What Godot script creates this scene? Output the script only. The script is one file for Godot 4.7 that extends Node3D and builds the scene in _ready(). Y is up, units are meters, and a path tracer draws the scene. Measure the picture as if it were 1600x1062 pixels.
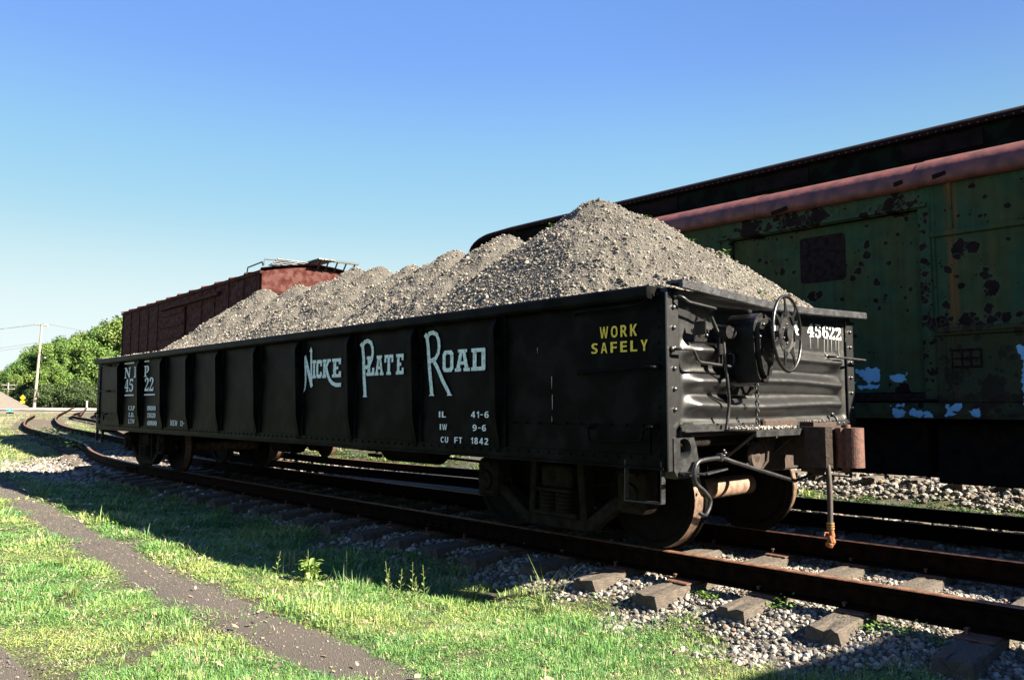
extends Node3D
# A black gondola car loaded with gravel in a small rail yard, a green baggage car and a red boxcar behind it.
# x runs along the track (near end of the gondola at 0), y is up (rail top at 0), z points to the photographer.

class MB:
	var v := PackedVector3Array()
	var n := PackedVector3Array()
	var c := PackedColorArray()
	var uv := PackedVector2Array()
	var ix := PackedInt32Array()
	var col := Color(1, 1, 1)
	func vert(p: Vector3, nn: Vector3, t := Vector2.ZERO) -> int:
		v.append(p); n.append(nn); c.append(col); uv.append(t)
		return v.size() - 1
	func tri(a: Vector3, b: Vector3, d: Vector3, out: Vector3) -> void:
		var nn := (d - a).cross(b - a).normalized()
		if nn.dot(out) < 0.0:
			nn = -nn
			var t := b
			b = d
			d = t
		var i := vert(a, nn)
		vert(b, nn); vert(d, nn)
		ix.append_array([i, i + 1, i + 2])
	func quad(a: Vector3, b: Vector3, d: Vector3, e: Vector3, out: Vector3) -> void:
		var nn := (d - a).cross(b - e).normalized()
		if nn.dot(out) < 0.0: nn = -nn
		var i := vert(a, nn)
		vert(b, nn); vert(d, nn); vert(e, nn)
		if (d - a).cross(b - a).dot(nn) >= 0.0:
			ix.append_array([i, i + 1, i + 2, i, i + 2, i + 3])
		else:
			ix.append_array([i, i + 2, i + 1, i, i + 3, i + 2])
	func squad(ids: Array, nn: Vector3) -> void:
		# a quad over verts that already carry smooth normals
		var a := v[ids[0]]
		if (v[ids[2]] - a).cross(v[ids[1]] - v[ids[3]]).dot(nn) >= 0.0:
			ix.append_array([ids[0], ids[1], ids[2], ids[0], ids[2], ids[3]])
		else:
			ix.append_array([ids[0], ids[2], ids[1], ids[0], ids[3], ids[2]])
	func box(at: Vector3, size: Vector3, b := 0.0, bs := Basis.IDENTITY) -> void:
		var h := size * 0.5
		b = minf(b, minf(h.x, minf(h.y, h.z)) * 0.9)
		var P := func(ax: int, s: Vector3) -> Vector3:
			var q := Vector3(s.x * (h.x - b), s.y * (h.y - b), s.z * (h.z - b))
			q[ax] = s[ax] * h[ax]
			return at + bs * q
		for ax in 3:
			var u := (ax + 1) % 3
			var w := (ax + 2) % 3
			for s in [-1.0, 1.0]:
				var k := []
				for uw in [[-1.0, -1.0], [1.0, -1.0], [1.0, 1.0], [-1.0, 1.0]]:
					var sg := Vector3.ZERO
					sg[ax] = s; sg[u] = uw[0]; sg[w] = uw[1]
					k.append(P.call(ax, sg))
				var o := Vector3.ZERO
				o[ax] = s
				quad(k[0], k[1], k[2], k[3], bs * o)
		if b > 0.0:
			for ax in 3:
				var u := (ax + 1) % 3
				var w := (ax + 2) % 3
				for s1 in [-1.0, 1.0]:
					for s2 in [-1.0, 1.0]:
						var g := Vector3.ZERO
						g[u] = s1; g[w] = s2
						var g0 := g
						var g1 := g
						g0[ax] = -1.0; g1[ax] = 1.0
						quad(P.call(u, g0), P.call(u, g1), P.call(w, g1), P.call(w, g0), bs * g)
			for sx in [-1.0, 1.0]:
				for sy in [-1.0, 1.0]:
					for sz in [-1.0, 1.0]:
						var g := Vector3(sx, sy, sz)
						tri(P.call(0, g), P.call(1, g), P.call(2, g), bs * g)
	func bar(a: Vector3, b: Vector3, wide: float, deep: float, bev := 0.0, up := Vector3.UP) -> void:
		# a straight bar from a to b; deep is measured towards "up"
		var x := (b - a).normalized()
		var z := x.cross(up).normalized()
		var y := z.cross(x).normalized()
		box((a + b) * 0.5, Vector3(a.distance_to(b), deep, wide), bev, Basis(x, y, z))
	func frame_of(d: Vector3) -> Array:
		var s := d.cross(Vector3.UP)
		if s.length() < 0.05: s = d.cross(Vector3.RIGHT)
		s = s.normalized()
		return [s, s.cross(d).normalized()]
	func cyl(a: Vector3, b: Vector3, r0: float, r1: float, seg := 12, caps := true) -> void:
		var d := (b - a).normalized()
		var f := frame_of(d)
		var i0 := v.size()
		for k in seg + 1:
			var an := TAU * k / seg
			var o: Vector3 = f[0] * cos(an) + f[1] * sin(an)
			vert(a + o * r0, o, Vector2(float(k) / seg, 0)); vert(b + o * r1, o, Vector2(float(k) / seg, 1))
		for k in seg:
			var j := i0 + k * 2
			squad([j, j + 2, j + 3, j + 1], n[j])
		if caps:
			for k in seg:
				var o0: Vector3 = n[i0 + k * 2]
				var o1: Vector3 = n[i0 + k * 2 + 2]
				if r0 > 0.001: tri(a, a + o0 * r0, a + o1 * r0, -d)
				if r1 > 0.001: tri(b, b + o0 * r1, b + o1 * r1, d)
	func tube(pts: Array, r: float, seg := 8) -> void:
		var m := pts.size()
		var prev_s := Vector3.ZERO
		var i0 := v.size()
		for i in m:
			var d: Vector3 = (pts[mini(i + 1, m - 1)] - pts[maxi(i - 1, 0)]).normalized()
			var s: Vector3
			if i == 0: s = frame_of(d)[0]
			else: s = (prev_s - d * prev_s.dot(d)).normalized()
			prev_s = s
			var t := s.cross(d).normalized()
			for k in seg + 1:
				var an := TAU * k / seg
				var o := s * cos(an) + t * sin(an)
				vert(pts[i] + o * r, o)
		for i in m - 1:
			for k in seg:
				var j := i0 + i * (seg + 1) + k
				squad([j, j + 1, j + seg + 2, j + seg + 1], n[j])
		for e in [0, m - 1]:
			var d: Vector3 = (pts[1] - pts[0]) if e == 0 else (pts[m - 2] - pts[m - 1])
			for k in seg:
				var j: int = i0 + e * (seg + 1) + k
				tri(pts[e], v[j], v[j + 1], -d)
	func lathe(prof: Array, xf: Transform3D, seg := 24, smooth := false) -> void:
		# prof: Vector2(radius, height) along the local y axis; outside lies to the right of the walk unless the normal says otherwise
		for p in prof.size() - 1:
			var a: Vector2 = prof[p]
			var b: Vector2 = prof[p + 1]
			var t := (b - a)
			if t.length() < 1e-6: continue
			var nn := Vector2(t.y, -t.x).normalized()
			var na := nn
			var nb := nn
			if smooth:
				if p > 0:
					var t0: Vector2 = a - prof[p - 1]
					na = (nn + Vector2(t0.y, -t0.x).normalized()).normalized()
				if p < prof.size() - 2:
					var t1: Vector2 = prof[p + 2] - b
					nb = (nn + Vector2(t1.y, -t1.x).normalized()).normalized()
			var i0 := v.size()
			for k in seg + 1:
				var an := TAU * k / seg
				var o := Vector3(cos(an), 0, sin(an))
				vert(xf * (o * a.x + Vector3(0, a.y, 0)), (xf.basis * (o * na.x + Vector3(0, na.y, 0))).normalized())
				vert(xf * (o * b.x + Vector3(0, b.y, 0)), (xf.basis * (o * nb.x + Vector3(0, nb.y, 0))).normalized())
			for k in seg:
				var j := i0 + k * 2
				squad([j, j + 2, j + 3, j + 1], n[j])
	func prism(poly: PackedVector2Array, xf: Transform3D, depth: float, caps := true) -> void:
		var cw := Geometry2D.is_polygon_clockwise(poly)
		var m := poly.size()
		for i in m:
			var a := poly[i]
			var b := poly[(i + 1) % m]
			var e := b - a
			var o := Vector2(-e.y, e.x) if cw else Vector2(e.y, -e.x)
			quad(xf * Vector3(a.x, a.y, 0), xf * Vector3(b.x, b.y, 0), xf * Vector3(b.x, b.y, depth), xf * Vector3(a.x, a.y, depth), xf.basis * Vector3(o.x, o.y, 0))
		if caps:
			var t := Geometry2D.triangulate_polygon(poly)
			for i in range(0, t.size(), 3):
				for z in [0.0, depth]:
					var w := -1.0 if z == 0.0 else 1.0
					tri(xf * Vector3(poly[t[i]].x, poly[t[i]].y, z), xf * Vector3(poly[t[i + 1]].x, poly[t[i + 1]].y, z), xf * Vector3(poly[t[i + 2]].x, poly[t[i + 2]].y, z), xf.basis * Vector3(0, 0, w * signf(depth)))
	func sweep(poly: PackedVector2Array, pts: Array) -> void:
		# poly (side, up) carried along pts
		var cw := Geometry2D.is_polygon_clockwise(poly)
		var m := poly.size()
		var rings := []
		for i in pts.size():
			var d: Vector3 = pts[mini(i + 1, pts.size() - 1)] - pts[maxi(i - 1, 0)]
			var s := d.cross(Vector3.UP).normalized()
			var u := s.cross(d).normalized()
			var r := []
			for p in poly: r.append(pts[i] + s * p.x + u * p.y)
			r.append(s); r.append(u)
			rings.append(r)
		for i in pts.size() - 1:
			for k in m:
				var e := poly[(k + 1) % m] - poly[k]
				var o := Vector2(-e.y, e.x) if cw else Vector2(e.y, -e.x)
				quad(rings[i][k], rings[i][(k + 1) % m], rings[i + 1][(k + 1) % m], rings[i + 1][k], rings[i][m] * o.x + rings[i][m + 1] * o.y)
		var t := Geometry2D.triangulate_polygon(poly)
		for e in [0, pts.size() - 1]:
			var d: Vector3 = (pts[0] - pts[1]) if e == 0 else (pts[e] - pts[e - 1])
			for i in range(0, t.size(), 3): tri(rings[e][t[i]], rings[e][t[i + 1]], rings[e][t[i + 2]], d)
	func grid(nu: int, nv: int, f: Callable, flip := false) -> void:
		# f(i, j) -> Vector3; smooth normals from neighbours
		var pts := PackedVector3Array()
		pts.resize(nu * nv)
		for i in nu:
			for j in nv: pts[i * nv + j] = f.call(i, j)
		var i0 := v.size()
		for i in nu:
			for j in nv:
				var du := pts[mini(i + 1, nu - 1) * nv + j] - pts[maxi(i - 1, 0) * nv + j]
				var dv := pts[i * nv + mini(j + 1, nv - 1)] - pts[i * nv + maxi(j - 1, 0)]
				var nn := du.cross(dv).normalized()
				vert(pts[i * nv + j], -nn if flip else nn)
		for i in nu - 1:
			for j in nv - 1:
				var a := i0 + i * nv + j
				squad([a, a + nv, a + nv + 1, a + 1], n[a])
	func face_up() -> void:
		# normals and windings of a sheet that is seen from above
		for i in n.size():
			if n[i].y < 0.0: n[i] = -n[i]
		for i in range(0, ix.size(), 3):
			var a := v[ix[i]]
			if (v[ix[i + 2]] - a).cross(v[ix[i + 1]] - a).y < 0.0:
				var t := ix[i + 1]
				ix[i + 1] = ix[i + 2]
				ix[i + 2] = t
	func dome(at: Vector3, out: Vector3, r: float, h: float) -> void:
		# a rivet head
		var f := frame_of(out)
		var i0 := v.size()
		for k in 6:
			var o: Vector3 = f[0] * cos(TAU * k / 6) + f[1] * sin(TAU * k / 6)
			vert(at + o * r, (o + out * 0.25).normalized()); vert(at + o * r * 0.62 + out * h * 0.85, (o * 0.6 + out).normalized())
		var top := vert(at + out * h, out)
		for k in 6:
			var j := i0 + k * 2
			var l := i0 + ((k + 1) % 6) * 2
			squad([j, l, l + 1, j + 1], n[j])
			if (v[top] - v[j + 1]).cross(v[l + 1] - v[j + 1]).dot(out) >= 0.0: ix.append_array([j + 1, l + 1, top])
			else: ix.append_array([j + 1, top, l + 1])
	func mesh(inv := Transform3D.IDENTITY) -> ArrayMesh:
		var vv := v
		var nv := n
		if inv != Transform3D.IDENTITY:
			vv = inv * v
			nv = PackedVector3Array()
			nv.resize(n.size())
			for i in n.size(): nv[i] = (inv.basis * n[i]).normalized()
		var a := []
		a.resize(Mesh.ARRAY_MAX)
		a[Mesh.ARRAY_VERTEX] = vv
		a[Mesh.ARRAY_NORMAL] = nv
		a[Mesh.ARRAY_COLOR] = c
		a[Mesh.ARRAY_TEX_UV] = uv
		a[Mesh.ARRAY_INDEX] = ix
		var m := ArrayMesh.new()
		m.add_surface_from_arrays(Mesh.PRIMITIVE_TRIANGLES, a)
		return m

var M := {}
var cur: Node3D
var rng := RandomNumberGenerator.new()
var nz := FastNoiseLite.new()
var nz2 := FastNoiseLite.new()
var taken := {}

func V(x: float, y: float, z: float) -> Vector3: return Vector3(x, y, z)

func numbered(called: String) -> String:
	if not taken.has(called):
		taken[called] = 0
		return called
	taken[called] += 1
	return "%s_%03d" % [called, taken[called]]

func tag(o: Node, label: String, category := "", group := "", kind := "") -> Node:
	o.set_meta("label", label)
	if category: o.set_meta("category", category)
	if group: o.set_meta("group", group)
	if kind: o.set_meta("kind", kind)
	return o

func thing(called: String, label: String, category: String, at := Vector3.ZERO, turn := 0.0, group := "") -> Node3D:
	var o := Node3D.new()
	o.name = numbered(called)
	add_child(o)
	o.position = at
	o.rotation.y = turn
	tag(o, label, category, group)
	cur = o
	return o

func part(mb: MB, called: String, m: Material, parent: Node = null) -> MeshInstance3D:
	# a mesh drawn in world coordinates, hung under the current thing or one of its parts
	var o := MeshInstance3D.new()
	o.name = called
	o.mesh = mb.mesh(cur.transform.affine_inverse())
	o.material_override = m
	(parent if parent else cur).add_child(o, true)
	return o

func place(ms: Mesh, called: String, m: Material, parent: Node, xf := Transform3D.IDENTITY) -> MeshInstance3D:
	var o := MeshInstance3D.new()
	o.name = called
	o.mesh = ms
	o.material_override = m
	o.transform = xf
	parent.add_child(o, true)
	return o

func single(mb: MB, called: String, m: Material, label: String, category := "", group := "", kind := "", at := Vector3.ZERO) -> MeshInstance3D:
	var o := MeshInstance3D.new()
	o.name = numbered(called)
	o.mesh = mb.mesh(Transform3D(Basis.IDENTITY, -at))
	o.position = at
	o.material_override = m
	add_child(o)
	tag(o, label, category, group, kind)
	return o

func copy(o: Node3D, stem: String, label := "") -> Node3D:
	var r: Node3D = o.duplicate()
	r.name = numbered(stem)
	add_child(r)
	if label: r.set_meta("label", label)
	return r

func lin(r: float, g: float, b: float) -> Color: return Color(r, g, b).linear_to_srgb()

func ntex(sd: int, freq: float, stops: Array, oct := 4, kind := FastNoiseLite.TYPE_SIMPLEX_SMOOTH, size := 256) -> NoiseTexture2D:
	var f := FastNoiseLite.new()
	f.seed = sd
	f.noise_type = kind
	f.frequency = freq
	f.fractal_octaves = oct
	var t := NoiseTexture2D.new()
	t.width = size; t.height = size
	t.seamless = true
	t.noise = f
	var g := Gradient.new()
	var of := PackedFloat32Array()
	var cs := PackedColorArray()
	for s in stops:
		of.append(s[0]); cs.append(s[1])
	g.offsets = of
	g.colors = cs
	t.color_ramp = g
	return t

func bump(sd: int, freq: float, strength := 4.0, oct := 4, kind := FastNoiseLite.TYPE_SIMPLEX_SMOOTH) -> NoiseTexture2D:
	var f := FastNoiseLite.new()
	f.seed = sd
	f.noise_type = kind
	f.frequency = freq
	f.fractal_octaves = oct
	var t := NoiseTexture2D.new()
	t.width = 256; t.height = 256
	t.seamless = true
	t.noise = f
	t.as_normal_map = true
	t.bump_strength = strength
	return t

func mat(c: Color, rough := 0.8, metal := 0.0, tex: Texture2D = null, scale := 1.0, nrm: Texture2D = null, ns := 1.0) -> StandardMaterial3D:
	var m := StandardMaterial3D.new()
	m.albedo_color = c
	m.roughness = rough
	m.metallic = metal
	if tex or nrm:
		m.uv1_triplanar = true
		m.uv1_scale = Vector3.ONE * scale
	if tex: m.albedo_texture = tex
	if nrm:
		m.normal_enabled = true
		m.normal_texture = nrm
		m.normal_scale = ns
	return m

func vmat(rough := 0.9, back := Color(0, 0, 0)) -> StandardMaterial3D:
	var m := StandardMaterial3D.new()
	m.vertex_color_use_as_albedo = true
	m.roughness = rough
	if back != Color(0, 0, 0):
		m.backlight_enabled = true
		m.backlight = back
	return m

func gray(v: float) -> Color: return Color(v, v, v)

func make_materials() -> void:
	var b1 := bump(11, 0.02, 3.0)
	var b2 := bump(12, 0.06, 5.0)
	var grime := ntex(21, 0.014, [[0.0, gray(0.4)], [0.45, gray(0.66)], [0.7, Color(1, 1, 1)], [1.0, Color(1.0, 0.95, 0.86)]], 5)
	var worn := ntex(25, 0.03, [[0.0, gray(0.66)], [0.35, gray(0.9)], [0.6, Color(1, 1, 1)], [1.0, Color(1, 1, 1)]], 5)
	var rusty := ntex(22, 0.02, [[0.0, Color(0.55, 0.5, 0.5)], [0.5, Color(0.85, 0.8, 0.78)], [0.75, Color(1, 0.92, 0.85)], [1.0, Color(0.8, 0.68, 0.6)]], 5)
	var wood := ntex(23, 0.05, [[0.0, gray(0.45)], [0.5, gray(0.8)], [1.0, Color(1, 0.98, 0.93)]], 5)
	M.black = mat(lin(0.0072, 0.0073, 0.0072), 0.42, 0.0, grime, 0.7, b1, 0.12)
	M.end = mat(lin(0.0062, 0.0070, 0.0088), 0.36, 0.0, ntex(24, 0.03, [[0.0, gray(0.6)], [0.4, gray(0.85)], [0.62, Color(1, 1, 1)], [0.74, Color(1, 1, 1)], [1.0, Color(1.0, 0.93, 0.85)]], 5), 1.4, b1, 0.15)
	M.gear = mat(lin(0.006, 0.0064, 0.0074), 0.38, 0.0, grime, 2.0, b2, 0.15)
	M.chord = mat(lin(0.026, 0.029, 0.036), 0.48, 0.0, grime, 2.0, b2, 0.2)
	M.run = mat(lin(0.22, 0.22, 0.21), 0.8)
	M.black_rough = mat(lin(0.007, 0.0067, 0.0063), 0.75, 0.0, grime, 1.3, b2, 0.3)
	M.iron = mat(lin(0.016, 0.0178, 0.021), 0.45, 0.0, grime, 2.0, b2, 0.15)
	M.under = mat(lin(0.011, 0.0095, 0.008), 0.9, 0.0, rusty, 1.0, b2, 0.4)
	M.truck = mat(lin(0.0193, 0.0171, 0.0132), 0.85, 0.0, rusty, 1.5, b2, 0.4)
	M.wheel = mat(lin(0.007, 0.0055, 0.0047), 0.8, 0.0, rusty, 2.0, b2, 0.3)
	M.tread = mat(lin(0.19, 0.145, 0.115), 0.45, 0.2, rusty, 3.0)
	M.axle = mat(lin(0.22, 0.155, 0.115), 0.75, 0.0, rusty, 2.0, b2, 0.2)
	M.knuckle = mat(lin(0.105, 0.045, 0.031), 0.7, 0.0, rusty, 4.0, b2, 0.5)
	M.coupler = mat(lin(0.036, 0.022, 0.016), 0.85, 0.0, rusty, 3.0, b2, 0.5)
	M.rubber = mat(lin(0.035, 0.0245, 0.0196), 0.6, 0.0, rusty, 6.0)
	M.brass = mat(lin(0.272, 0.176, 0.064), 0.55, 0.2, rusty, 8.0)
	M.rust_orange = mat(lin(0.28, 0.112, 0.032), 0.8, 0.0, rusty, 9.0, b2, 0.5)
	M.white = mat(lin(0.80, 0.84, 0.82), 0.6, 0.0, worn, 2.5)
	M.mint = mat(lin(0.66, 0.78, 0.73), 0.6, 0.0, worn, 2.5)
	M.yellow = mat(lin(0.80, 0.58, 0.06), 0.6, 0.0, worn, 2.5)
	M.rail = mat(lin(0.0105, 0.0062, 0.0042), 0.75, 0.0, rusty, 1.5, b2, 0.3)
	M.railtop = mat(lin(0.2025, 0.1162, 0.075), 0.6, 0.1, rusty, 2.0, b2, 0.15)
	M.plate = mat(lin(0.1105, 0.0553, 0.0358), 0.8, 0.0, rusty, 5.0, b2, 0.4)
	M.tie = mat(lin(0.105, 0.086, 0.07), 0.95, 0.0, wood, 1.0, b2, 0.8)
	M.tie.uv1_scale = Vector3(9, 9, 0.9)
	M.roof = mat(lin(0.156, 0.0541, 0.0456), 0.6, 0.0, rusty, 0.8, b1, 0.3)
	M.roof_dark = mat(lin(0.0121, 0.0072, 0.0077), 0.8, 0.0, rusty, 0.8, b1, 0.3)
	M.cler = mat(lin(0.0077, 0.0077, 0.006), 0.85, 0.0, ntex(31, 0.016, [[0.0, Color(0.55, 0.4, 0.35)], [0.5, Color(0.6, 0.55, 0.5)], [0.62, Color(0.7, 1.0, 0.8)], [1.0, Color(0.6, 1, 0.75)]], 5), 0.5)
	M.maroon = mat(lin(0.021, 0.0156, 0.0162), 0.85, 0.0, rusty, 2.0, b2, 0.3)
	M.boxcar = mat(lin(0.070, 0.031, 0.028), 0.85, 0.0, ntex(32, 0.03, [[0.0, Color(0.62, 0.4, 0.38)], [0.42, Color(0.84, 0.70, 0.68)], [0.55, Color(0.9, 0.9, 0.9)], [0.66, Color(1.0, 1.0, 1.0)], [1.0, Color(0.95, 1.0, 1.0)]], 5), 0.6, b1, 0.3)
	M.galv = mat(lin(0.252, 0.259, 0.28), 0.5, 0.3, grime, 2.0)
	M.pole = mat(lin(0.40, 0.36, 0.31), 0.95, 0.0, wood, 0.5)
	M.concrete = mat(lin(0.44, 0.416, 0.376), 0.95, 0.0, worn, 1.0)
	M.teal = mat(lin(0.03, 0.42, 0.42), 0.5)
	M.sign = mat(lin(0.75, 0.46, 0.02), 0.5)
	M.bark = mat(lin(0.063, 0.049, 0.035), 0.95, 0.0, wood, 1.0)
	M.leaf = vmat(0.7, Color(0.35, 0.5, 0.15))
	M.blade = vmat(0.65, Color(0.4, 0.55, 0.15))
	M.stone = vmat(0.95)
	M.ground = vmat(0.97)
	M.ground.uv1_triplanar = true
	M.ground.uv1_scale = Vector3.ONE * 1.7
	M.ground.albedo_texture = ntex(41, 0.09, [[0.0, gray(0.45)], [0.4, gray(0.8)], [0.7, Color(1, 1, 1)], [1.0, Color(1.0, 0.94, 0.85)]], 5, FastNoiseLite.TYPE_SIMPLEX, 512)
	M.ground.normal_enabled = true
	M.ground.normal_texture = bump(42, 0.12, 7.0)
	M.path = mat(lin(0.104, 0.090, 0.077), 0.97, 0.0, ntex(43, 0.16, [[0.0, gray(0.5)], [0.45, gray(0.78)], [0.62, Color(0.95, 0.92, 0.9)], [0.8, Color(1, 1, 1)], [1.0, Color(1, 1, 1)]], 4, FastNoiseLite.TYPE_SIMPLEX, 512), 2.3, bump(44, 0.2, 8.0), 1.0)
	M.road = mat(lin(0.5265, 0.486, 0.4253), 0.95, 0.0, grime, 0.2)
	M.pile = mat(lin(0.17, 0.15, 0.13), 0.97, 0.0, wood, 0.7, b2, 0.6)
	M.heap = mat(lin(0.098, 0.092, 0.081), 0.97, 0.0, ntex(45, 0.12, [[0.0, gray(0.4)], [0.45, gray(0.74)], [0.7, Color(1, 1, 1)], [1.0, Color(1, 0.97, 0.9)]], 5, FastNoiseLite.TYPE_SIMPLEX, 512), 1.6, bump(46, 0.15, 4.0), 0.6)
	for k in ["black", "black_rough", "under", "truck", "wheel", "rail", "boxcar", "roof_dark", "cler", "maroon"]: M[k].metallic_specular = 0.22
	M.black.metallic_specular = 0.14
	M.end.metallic_specular = 0.7
	M.end.clearcoat_enabled = true
	M.end.clearcoat = 0.35
	M.end.clearcoat_roughness = 0.22
	M.rail.metallic_specular = 0.1
	M.gbase = mat(Color(1, 1, 1), 0.75)

# ---------------------------------------------------------------- the lie of the land and the tracks
const CA := [[-90.0, -22.0], [-76.0, -15.5], [-66.0, -10.3], [-56.0, -7.4], [-46.0, -5.0], [-38.0, -3.35], [-31.0, -2.4], [-26.0, -1.95], [-21.5, -1.35], [-18.0, -0.6], [-14.0, -0.1], [-10.0, 0.0], [12.0, 0.0]]
const CB := [[-90.0, -22.5], [-76.0, -16.0], [-60.0, -10.9], [-45.0, -8.4], [-36.0, -6.4], [-27.0, -4.75], [-20.0, -4.35], [-14.0, -4.25], [-8.0, -4.6], [0.0, -4.7], [20.0, -4.7]]
const PROF := [[-9.0, -0.2], [-2.0, -0.42], [-1.55, -0.40], [-1.05, -0.255], [1.0, -0.25], [1.3, -0.30], [1.6, -0.36], [2.2, -0.33], [3.0, -0.25], [4.5, -0.22], [60.0, -0.22]]

func along(p: Array, t: float) -> float:
	# smooth curve through the listed points
	var m := p.size()
	if t <= p[0][0]: return p[0][1]
	if t >= p[m - 1][0]: return p[m - 1][1]
	var i := 0
	while p[i + 1][0] < t: i += 1
	var f: float = (t - p[i][0]) / (p[i + 1][0] - p[i][0])
	return cubic_interpolate_in_time(p[i][1], p[i + 1][1], p[maxi(i - 1, 0)][1], p[mini(i + 2, m - 1)][1], f, p[i + 1][0] - p[i][0], p[maxi(i - 1, 0)][0] - p[i][0] - (0.001 if i == 0 else 0.0), p[mini(i + 2, m - 1)][0] - p[i][0] + (0.001 if i == m - 2 else 0.0))

func straight(p: Array, t: float) -> float:
	if t <= p[0][0]: return p[0][1]
	for i in p.size() - 1:
		if t < p[i + 1][0]: return lerpf(p[i][1], p[i + 1][1], (t - p[i][0]) / (p[i + 1][0] - p[i][0]))
	return p[p.size() - 1][1]

func rise(x: float) -> float: return 0.009 * clampf(-x - 16.0, 0.0, 140.0)
func rail_a(x: float) -> float: return rise(x)
func rail_b(x: float) -> float: return rise(x) - 0.25 * (1.0 - smoothstep(-20.0, -45.0, x))

func ground_at(x: float, z: float) -> float:
	var s := z - along(CA, x)
	var h: float
	if s > -2.0:
		h = straight(PROF, s)
	else:
		var sb := z - along(CB, x)
		h = straight([[-9.0, -0.3], [-6.0, -0.12], [-2.7, -0.1], [-2.0, -0.36], [-1.5, -0.50], [1.4, -0.50], [2.5, -0.43]], sb)
		h = lerpf(h, -0.42, smoothstep(-2.6, -2.0, s)) if x > -20.0 else h
	h = lerpf(h, -0.24, smoothstep(-24.0, -40.0, x))
	h += nz.get_noise_2d(x * 6.0, z * 6.0) * 0.02 + nz2.get_noise_2d(x, z) * 0.05 * clampf((Vector2(x + 5.0, z).length() - 6.0) / 30.0, 0.0, 1.0)
	return h + rise(x)

func ballast_weight(x: float, z: float) -> float:
	# 1 where crushed stone covers the ground
	var w := nz.get_noise_2d(x * 9.0 + 300.0, z * 9.0) * 0.5
	var s := z - along(CA, x)
	var edge := 1.42 + smoothstep(-1.0, 2.0, x) * 0.22 - smoothstep(-3.0, -6.5, x) * 0.42
	var a := 0.0
	if s > -2.4: a = smoothstep(0.35, -0.25, absf(s) - edge - w * 1.2)
	a *= 1.0 - smoothstep(-20.5, -22.5, x)
	a = maxf(a, smoothstep(1.0, 0.0, absf(Vector2((x + 17.0) / 3.2, (s - 0.9) / 1.7).length()) - 0.7 - w * 0.6))
	var sb := z - along(CB, x)
	if sb < 2.4: a = maxf(a, smoothstep(0.2, -0.2, absf(sb) - 1.4 - w) * 0.75)
	var sc := z + 8.55
	a = maxf(a, smoothstep(0.25, -0.25, absf(sc) - 1.75 - w) * (1.0 if x > -25.0 else 0.0))
	return a

func path_weight(x: float, z: float) -> float:
	var pc := straight([[-16.0, 2.75], [-13.0, 3.02], [-9.0, 3.37], [-5.5, 3.6], [-2.5, 3.77], [-1.0, 3.76], [0.3, 3.70], [6.0, 3.5]], x)
	var w := 0.19 + nz.get_noise_2d(x * 10.0, z * 10.0 + 70.0) * 0.18
	var fade := 1.0 - smoothstep(-0.9, 0.4, x) * 0.8
	var a := smoothstep(0.17, -0.08, absf(z - pc) - w * fade)
	var b := smoothstep(0.17, -0.08, absf(z - pc - 1.5) - w * 1.1)
	return maxf(a, b)

func spaced(stops: Array) -> PackedFloat32Array:
	var r := PackedFloat32Array()
	for i in stops.size() - 1:
		var a: float = stops[i][0]
		var b: float = stops[i + 1][0]
		var k := int(ceil((b - a) / stops[i][1]))
		for j in k: r.append(a + (b - a) * j / k)
	r.append(stops[stops.size() - 1][0])
	return r

func build_ground() -> void:
	var xs := spaced([[-1800, 200], [-600, 40], [-160, 6], [-60, 1.2], [-30, 0.4], [-14, 0.16], [4, 0.5], [12, 4], [60, 40], [500, 0]])
	var zs := spaced([[-1500, 200], [-500, 40], [-100, 8], [-30, 1.5], [-11, 0.35], [-2, 0.13], [6, 0.5], [14, 4], [60, 40], [500, 0]])
	var mb := MB.new()
	var nx := xs.size()
	var nzz := zs.size()
	mb.grid(nx, nzz, func(i, j): return V(xs[i], ground_at(xs[i], zs[j]), zs[j]), true)
	for i in mb.v.size():
		var p := mb.v[i]
		var bw := ballast_weight(p.x, p.z)
		var t := clampf(nz.get_noise_2d(p.x * 4.0, p.z * 4.0) + 0.5, 0.0, 1.0)
		var soil := Color(0.055, 0.048, 0.032).lerp(Color(0.075, 0.08, 0.028), t)
		soil = soil.lerp(Color(0.10, 0.105, 0.035).lerp(Color(0.16, 0.14, 0.065), t), smoothstep(-18.0, -30.0, p.x))
		soil = soil.lerp(Color(0.26, 0.235, 0.17), smoothstep(-36.0, -52.0, p.x) * smoothstep(-0.25, 0.2, nz.get_noise_2d(p.x * 1.5, p.z * 1.5) + 0.1))
		mb.c[i] = soil.lerp(Color(0.085, 0.075, 0.065), bw)
	mb.face_up()
	single(mb, "ground", M.ground, "grassy soil of the rail yard", "", "", "structure")
	# the worn wheel ruts
	var pb := MB.new()
	for rut in 2:
		var px := spaced([[-15.5, 0.12], [0.6, 0.12], [6, 0]])
		pb.grid(px.size(), 9, func(i, j):
			var x := px[i]
			var pc := straight([[-16.0, 2.75], [-13.0, 3.02], [-9.0, 3.37], [-5.5, 3.6], [-2.5, 3.77], [-1.0, 3.76], [0.3, 3.70], [6.0, 3.5]], x) + rut * 1.5
			var z: float = pc + (j - 4) * 0.075
			var e: float = absf(j - 4) / 4.0
			return V(x, ground_at(x, z) + 0.012 - 0.03 * e * e * e, z), true)
	pb.face_up()
	single(pb, "dirt_path", M.path, "bare dark dirt wheel ruts through the grass", "", "", "structure")

const RAIL := [[-0.07, -0.175], [0.07, -0.175], [0.07, -0.163], [0.012, -0.145], [0.009, -0.045], [0.036, -0.035], [0.036, -0.008], [0.028, 0.0], [-0.028, 0.0], [-0.036, -0.008], [-0.036, -0.035], [-0.009, -0.045], [-0.012, -0.145], [-0.07, -0.163]]

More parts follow.
